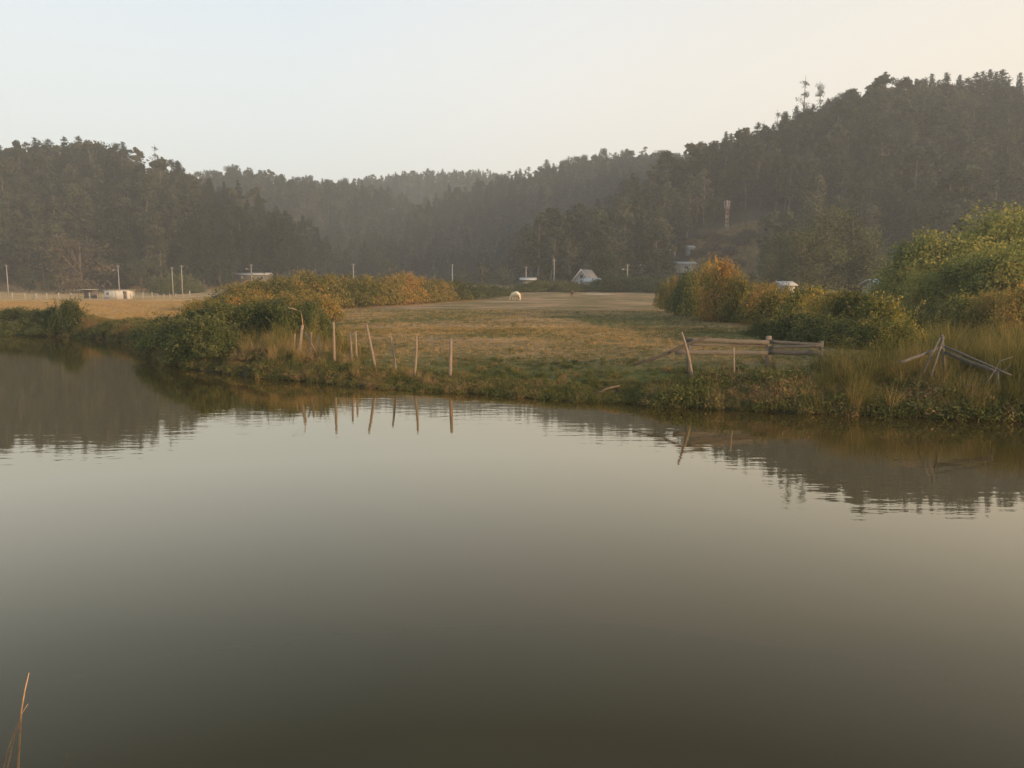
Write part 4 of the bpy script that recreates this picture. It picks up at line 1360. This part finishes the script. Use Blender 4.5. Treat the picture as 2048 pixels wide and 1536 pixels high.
# mast on the slope
h = top_h(1452, 400, tower_c.y, tower_c.z)
e_ = thing('antenna_mast', tower_c, 'slender lattice antenna mast on the right hill slope', 'antenna mast')
g = Geo()
segs = 8
corner = []
for k in range(3):
    a_ = k * 2 * math.pi / 3
    corner.append((math.cos(a_), math.sin(a_)))
for band in range(segs):
    g = Geo()
    z0, z1 = h * band / segs, h * (band + 1) / segs
    r0, r1 = .75 - .4 * band / segs, .75 - .4 * (band + 1) / segs
    for k in range(3):
        c0, c1 = corner[k], corner[(k + 1) % 3]
        tube(g, [(c0[0] * r0, c0[1] * r0, z0), (c0[0] * r1, c0[1] * r1, z1)], .08, 6)
        tube(g, [(c0[0] * r0, c0[1] * r0, z0), (c1[0] * r1, c1[1] * r1, z1)], .045, 6)
        tube(g, [(c1[0] * r0, c1[1] * r0, z0), (c0[0] * r1, c0[1] * r1, z1)], .045, 6)
    g.obj('mast_section', M['tower_red' if band % 2 else 'tower_white'], e_)
for k in range(3):
    a_ = k * 2.094 + .3
    g = Geo(); box(g, (math.cos(a_) * .85, math.sin(a_) * .85, h * .88), (.38, .2, h * .2), rz=a_ + math.pi / 2)
    g.obj('antenna_panel', M['tower_white'], e_)

# ------------------------------------------------------------------ houses


def gable_house(name, loc, rz, L_, W_, wall_h, roof_h, label, mw='white_wall', mr='roof_light', wins=(), door=None, cat='house', over=.35, gablewin=False):
    """ridge runs along local y (length L_); the gable end faces -y"""
    e_ = thing(name, loc, label, cat, None, rz)
    g = Geo()
    w2, l2 = W_ / 2, L_ / 2
    vs = [(-w2, -l2, -.4), (w2, -l2, -.4), (w2, l2, -.4), (-w2, l2, -.4), (-w2, -l2, wall_h), (w2, -l2, wall_h), (w2, l2, wall_h), (-w2, l2, wall_h), (0, -l2, wall_h + roof_h), (0, l2, wall_h + roof_h)]
    g.add(vs, [(0, 1, 5, 4), (1, 2, 6, 5), (2, 3, 7, 6), (3, 0, 4, 7), (4, 5, 8, 8), (6, 7, 9, 9)])
    g.obj('wall', M[mw], e_)
    for s in (-1, 1):
        g = Geo()
        sl = math.hypot(w2, roof_h); nx_, nz_ = s * roof_h / sl, w2 / sl
        ex, ez = s * (w2 + over * w2 / sl), wall_h - over * roof_h / sl
        th = .12
        a1 = Vector((ex, 0, ez)); a2 = Vector((0, 0, wall_h + roof_h)); off = Vector((nx_, 0, nz_)) * th
        up0 = Vector((nx_, 0, nz_)) * .01
        vs = []
        for yy in (-l2 - over, l2 + over):
            for v in (a1 + up0, a2 + up0, a2 + off + Vector((0, 0, 0)), a1 + off):
                vs.append((v.x, yy, v.z))
        g.add(vs, [(0, 1, 2, 3), (7, 6, 5, 4), (0, 4, 5, 1), (1, 5, 6, 2), (2, 6, 7, 3), (3, 7, 4, 0)])
        g.obj('roof_slope', M[mr], e_)
    if gablewin:   # pale boards along the sloping roof edges
        for s in (-1, 1):
            g = Geo(); n_ = 1
            a1 = Vector((s * (w2 + over), -l2 - over - .04, wall_h - over * roof_h / w2 - .02)); a2 = Vector((0, -l2 - over - .04, wall_h + roof_h + .02))
            vs = []
            for yy in (-.03, .03):
                for v, dz in ((a1, -.12), (a2, -.12), (a2, .16), (a1, .16)): vs.append((v.x, v.y + yy, v.z + dz))
            g.add(vs, [(0, 1, 2, 3), (7, 6, 5, 4), (0, 4, 5, 1), (1, 5, 6, 2), (2, 6, 7, 3), (3, 7, 4, 0)])
            g.obj('bargeboard', M['trim'], e_)
    for (wx_, wz_, ww, wh, face) in wins:
        g = Geo(); f2 = Geo()
        if face == 'f':
            box(f2, (wx_, -l2 - .03, wz_), (ww + .2, .06, wh + .2)); box(g, (wx_, -l2 - .05, wz_), (ww, .06, wh))
        else:
            s = -1 if face == 'l' else 1
            box(f2, (s * (w2 + .03), wx_, wz_), (.06, ww + .2, wh + .2)); box(g, (s * (w2 + .05), wx_, wz_), (.06, ww, wh))
        fo_ = f2.obj('window', M['white_wall'], e_)
        g.obj('pane', M['glass'], fo_)
    if door:
        g = Geo(); box(g, (door, -l2 - .04, 1.0), (.95, .08, 2.0)); g.obj('door', M['roof_dark'], e_)
    return e_


hb = foot(1172, 194); hb.z += .3
gable_house('gabled_house', hb + Vector((0, 0, -.2)), R(-28), 6.0, 4.6, 1.9, 2.7, 'white gabled cottage with steep roof at the far edge of the pasture', 'white_wall', 'roof_grey',
            [(-1.2, 1.2, .8, .9, 'f'), (1.3, 1.2, .8, .9, 'f'), (0, 3.0, .7, .8, 'f'), (-2, 1.1, 1.0, .8, 'r'), (1.5, 1.1, 1.0, .8, 'r')], 0.1, gablewin=True)
hb = foot(1188, 186)
gable_house('side_shed', hb, R(70), 4.0, 3.4, 1.9, .8, 'low pale shed joined behind the gabled cottage on its right', 'white_wall', 'roof_light', [(0, 1.1, .8, .7, 'l')], None, 'shed')


def on_ray(px, py, Y, gap):
    """place so that roof top row py is met, standing on ground or on posts"""
    p = at(px, py, Y); return Vector((p.x, Y, gz(p.x, Y)))


def long_house(px0, px1, ytop, Y, label, name='long_shed', mw='grey_wall', mr='roof_light', roof_h=.5, depth=5, win=3, cat='house'):
    a0, a1 = at(px0, ytop, Y), at(px1, ytop, Y)
    cx = (a0.x + a1.x) / 2; z = gz(cx, Y)
    wl = a1.x - a0.x; ht = min(3.4, max(2.0, a0.z - z)); z = a0.z - ht if a0.z - ht > z else z
    ws = []
    for k in range(win):
        xx = -wl / 2 + wl * (k + .5) / win
        ws.append((xx, min(1.4, ht * .45), min(.9, wl / win * .5), .7, 'r'))
    # ridge runs across the view: rotate so the long side faces the camera
    return gable_house(name, Vector((cx, Y, z)), R(-90), wl, depth, ht - roof_h, roof_h, label, mw, mr, ws, None, cat)


for px0, px1, yt, Yh, lab, nm in HOUSES:
    long_house(px0, px1, yt, Yh, lab, nm, 'grey_wall' if nm == 'low_house' else 'white_wall', roof_h=.6, win=3 if nm == 'low_house' else 1)
long_house(1042, 1070, 556, 190, 'small pale roofed shed right of the white horse', 'small_shed', roof_h=.5, win=2, cat='shed')
long_house(1557, 1580, 564, 110, 'small pale hut behind the right hedge', 'small_hut', 'white_wall', roof_h=.5, win=1, depth=4, cat='hut')
long_house(1742, 1776, 560, 85, 'pale roofed shed behind the right hedge before the trees', 'small_shed', 'white_wall', roof_h=.5, win=1, depth=4, cat='shed')
# white trailer and roofed shelter in the left field
q = foot(240, 168); e_ = thing('white_shed', q, 'long low white shed standing behind the wire fence', 'shed')
wl = 50 / 1540 * 168
g = Geo(); box(g, (0, 0, .85), (wl, 2.6, 2.0)); g.obj('wall', M['shed_wall'], e_)
g = Geo(); box(g, (0.25, 0, 1.94), (wl + .9, 3.0, .1)); g.obj('roof', M['roof_light'], e_)
for dx, dz, ww, wh in ((-.35 * wl, 1.15, .5, .4), (.33 * wl, .85, .8, 1.6)):
    g = Geo(); box(g, (dx, -1.32, dz), (ww, .06, wh)); g.obj('door' if wh > 1 else 'window', M['grey_wood'] if wh > 1 else M['glass'], e_)
for k in range(12):
    g = Geo(); box(g, (-wl / 2 + .3 + k * (wl - .6) / 11, -1.315, .85), (.05, .03, 1.98)); g.obj('batten', M['shed_wall'], e_)
q = foot(178, 172); e_ = thing('field_shelter', q, 'small open shelter with flat pale roof left of the white trailer', 'shelter')
g = Geo(); box(g, (0, 0, 2.0), (3.6, 2.6, .12)); g.obj('roof', M['roof_light'], e_)
for dx in (-1.6, 1.6):
    for dy in (-1.1, 1.1):
        g = Geo(); tube(g, [(dx, dy, -.1), (dx, dy, 1.93)], .06, 6); g.obj('post', M['grey_wood'], e_)
g = Geo(); box(g, (0, 1.15, .95), (3.2, .06, 1.7)); g.obj('back_panel', M['grey_wall'], e_)
# pale sand patch at far pasture edge
q0 = hit(1196, 588.5, 100)
g = Geo(); ring = [(math.cos(a_) * 3.4 * random.uniform(.85, 1.1), math.sin(a_) * 1.6 * random.uniform(.8, 1.1)) for a_ in np.linspace(0, 2 * math.pi, 25)[:-1]]
vs = [(q0.x, q0.y, gz(q0.x, q0.y) + .05)] + [(q0.x + x_, q0.y + y_, gz(q0.x + x_, q0.y + y_) + .02) for x_, y_ in ring]
g.add(vs, [(0, 1 + k, 1 + (k + 1) % 24, 1 + (k + 2) % 24) for k in range(0, 24, 2)])
tag(g.obj('sand_patch', M['dirt_pale']), kind='structure')

# ------------------------------------------------------------------ animals


def skin_body(name, verts, edges, radii, mat, parent, sub=2):
    me = bpy.data.meshes.new(name); me.from_pydata(verts, edges, [])
    o_ = bpy.data.objects.new(name, me); COL.objects.link(o_); o_.parent = parent
    md = o_.modifiers.new('skin', 'SKIN'); md.use_smooth_shade = True
    if not me.skin_vertices: 
        bpy.context.view_layer.objects.active = o_
    for i, r in enumerate(radii):
        me.skin_vertices[0].data[i].radius = r if hasattr(r, '__len__') else (r, r)
    me.skin_vertices[0].data[0].use_root = True
    ms = o_.modifiers.new('sub', 'SUBSURF'); ms.levels = sub; ms.render_levels = sub
    me.materials.append(mat)
    return o_


def grazing_animal(name, loc, rz, s, coat, hair, label, cat, graze=True):
    """faces -x locally, head down"""
    e_ = thing(name, loc, label, cat, None, rz); e_.scale = (s, s, s)
    v = [(0.55, 0, 1.18),      # 0 croup
         (0.15, 0, 1.04),      # 1 belly back
         (-.30, 0, 1.05),      # 2 chest
         (-.62, 0, 1.22),      # 3 shoulder/withers
         (-.92, 0, 1.02),      # 4 neck base
         (-1.16, 0, .72),      # 5 neck mid
         (-1.32, 0, .46),      # 6 poll
         (-1.40, 0, .26),      # 7 face
         (-1.44, 0, .08)]      # 8 muzzle
    if not graze:
        v[5] = (-1.12, 0, 1.22); v[6] = (-1.28, 0, 1.40); v[7] = (-1.46, 0, 1.30); v[8] = (-1.62, 0, 1.20); v[4] = (-.92, 0, 1.14)
    r = [(.36, .40), (.40, .46), (.38, .44), (.31, .38), (.20, .27), (.14, .20), (.12, .15), (.10, .11), (.065, .07)]
    E = [(k, k + 1) for k in range(8)]
    def leg(root, pts, rad):
        i0 = len(v)
        for p in pts: v.append(p)
        for q in rad: r.append((q, q))
        E.append((root, i0))
        for k in range(len(pts) - 1): E.append((i0 + k, i0 + k + 1))
    for sy, dx in ((-.17, .06), (.17, -.10)):
        leg(0, [(.62 + dx, sy, .88), (.52 + dx, sy, .68), (.70 + dx, sy, .46), (.66 + dx, sy, .16), (.62 + dx, sy, .03)], [.14, .10, .06, .042, .05])
    for sy, dx in ((-.15, -.12), (.15, .10)):
        leg(3, [(-.60 + dx * .4, sy, .90), (-.60 + dx * .8, sy, .66), (-.60 + dx, sy, .44), (-.60 + dx, sy, .15), (-.62 + dx, sy, .03)], [.11, .075, .055, .04, .05])
    skin_body('body', v, E, r, M[coat], e_)
    skin_body('tail', [(.78, 0, 1.22), (.92, 0, 1.05), (.95, 0, .75), (.93, 0, .45)], [(0, 1), (1, 2), (2, 3)], [.05, .07, .08, .04], M[hair], e_, 1)
    g = Geo()
    a, b = Vector(v[3]), Vector(v[6])
    ps = [Vector(v[3]) + Vector((0, 0, .25)), Vector(v[4]) + Vector((-.06, 0, .20)), Vector(v[5]) + Vector((-.12, 0, .12)), Vector(v[6]) + Vector((-.10, 0, .08))]
    tube(g, ps, [.03, .06, .06, .03], 6, jit=.2)
    g.obj('mane', M[hair], e_)
    for sy in (-1, 1):
        g = Geo(); p = Vector(v[6]) + Vector((.02, sy * .07, .05)); tube(g, [p, p + Vector((.07, sy * .04, .07)), p + Vector((.12, sy * .05, .12))], [.035, .035, .006], 6)
        g.obj('ear', M[coat], e_)
        g = Geo(); p = Vector(v[7]) + Vector((0, sy * .085, .06)); tube(g, [p - Vector((0, .012, 0)), p + Vector((0, .012, 0))], .018, 6)
        g.obj('eye', M['glass'], e_)
    return e_


q = hit(1034, 601, 60)
grazing_animal('horse', q, R(-38), 1.12, 'horse_coat', 'horse_mane', 'cream white horse grazing in the middle of the pasture', 'horse')
q = hit(1144, 593, 60)
grazing_animal('calf', q, R(75), .82 * q.y / 150, 'calf_coat', 'calf_coat', 'small dark brown animal standing far back in the pasture', 'calf', False)

# ------------------------------------------------------------------ near dry stalks at bottom left
Yn = 4.3
base = Vector((at(30, 1536, Yn).x, 4.55, 0)); base.z = gz(base.x, base.y) - .05
e_ = thing('dry_reed_clump', base, 'few dry orange stalks rising at the bottom left corner', 'grass stalks')
for pts, r_ in (([(36, 1540, 4.45), (40, 1470, 4.4), (43, 1420, 4.35), (50, 1380, 4.3), (58, 1346, 4.3)], .0075), ([(6, 1540, 4.5), (20, 1490, 4.45), (34, 1452, 4.4), (45, 1425, 4.38), (56, 1408, 4.38)], .0055),
                ([(14, 1540, 4.55), (24, 1495, 4.5), (30, 1470, 4.5), (42, 1440, 4.45)], .005)):
    P_ = [base] + [at(*p) for p in pts]
    g = Geo(); tube(g, P_, list(np.linspace(r_, r_ * .3, len(P_))), 6)
    part_world(g, 'stalk', M['stalk'], e_, base)
b2 = Vector((at(134, 1536, 4.6).x, 4.7, 0)); b2.z = gz(b2.x, b2.y) - .05
g = Geo(); tube(g, [Vector((0, 0, 0)), at(134, 1540, 4.65) - b2, at(135, 1512, 4.62) - b2], [.004, .003, .0015], 6)
tag(g.obj('dry_stalk', M['grass_dry'], None, b2), 'single short thin stalk tip at the bottom edge near the left corner', 'grass stalk')

# ------------------------------------------------------------------ haze over the valley
hz, t, o = mat_new('evening_haze')
pv = t.nodes.new('ShaderNodeVolumePrincipled')
pv.inputs['Color'].default_value = (.88, .92, .93, 1)
pv.inputs['Density'].default_value = 0.00058
pv.inputs['Anisotropy'].default_value = 0.1
t.links.new(pv.outputs[0], o.inputs['Volume'])
g = Geo(); box(g, (0, 722, 92), (1420, 1580, 192))
ho = g.obj('haze', hz); tag(ho, kind='stuff')
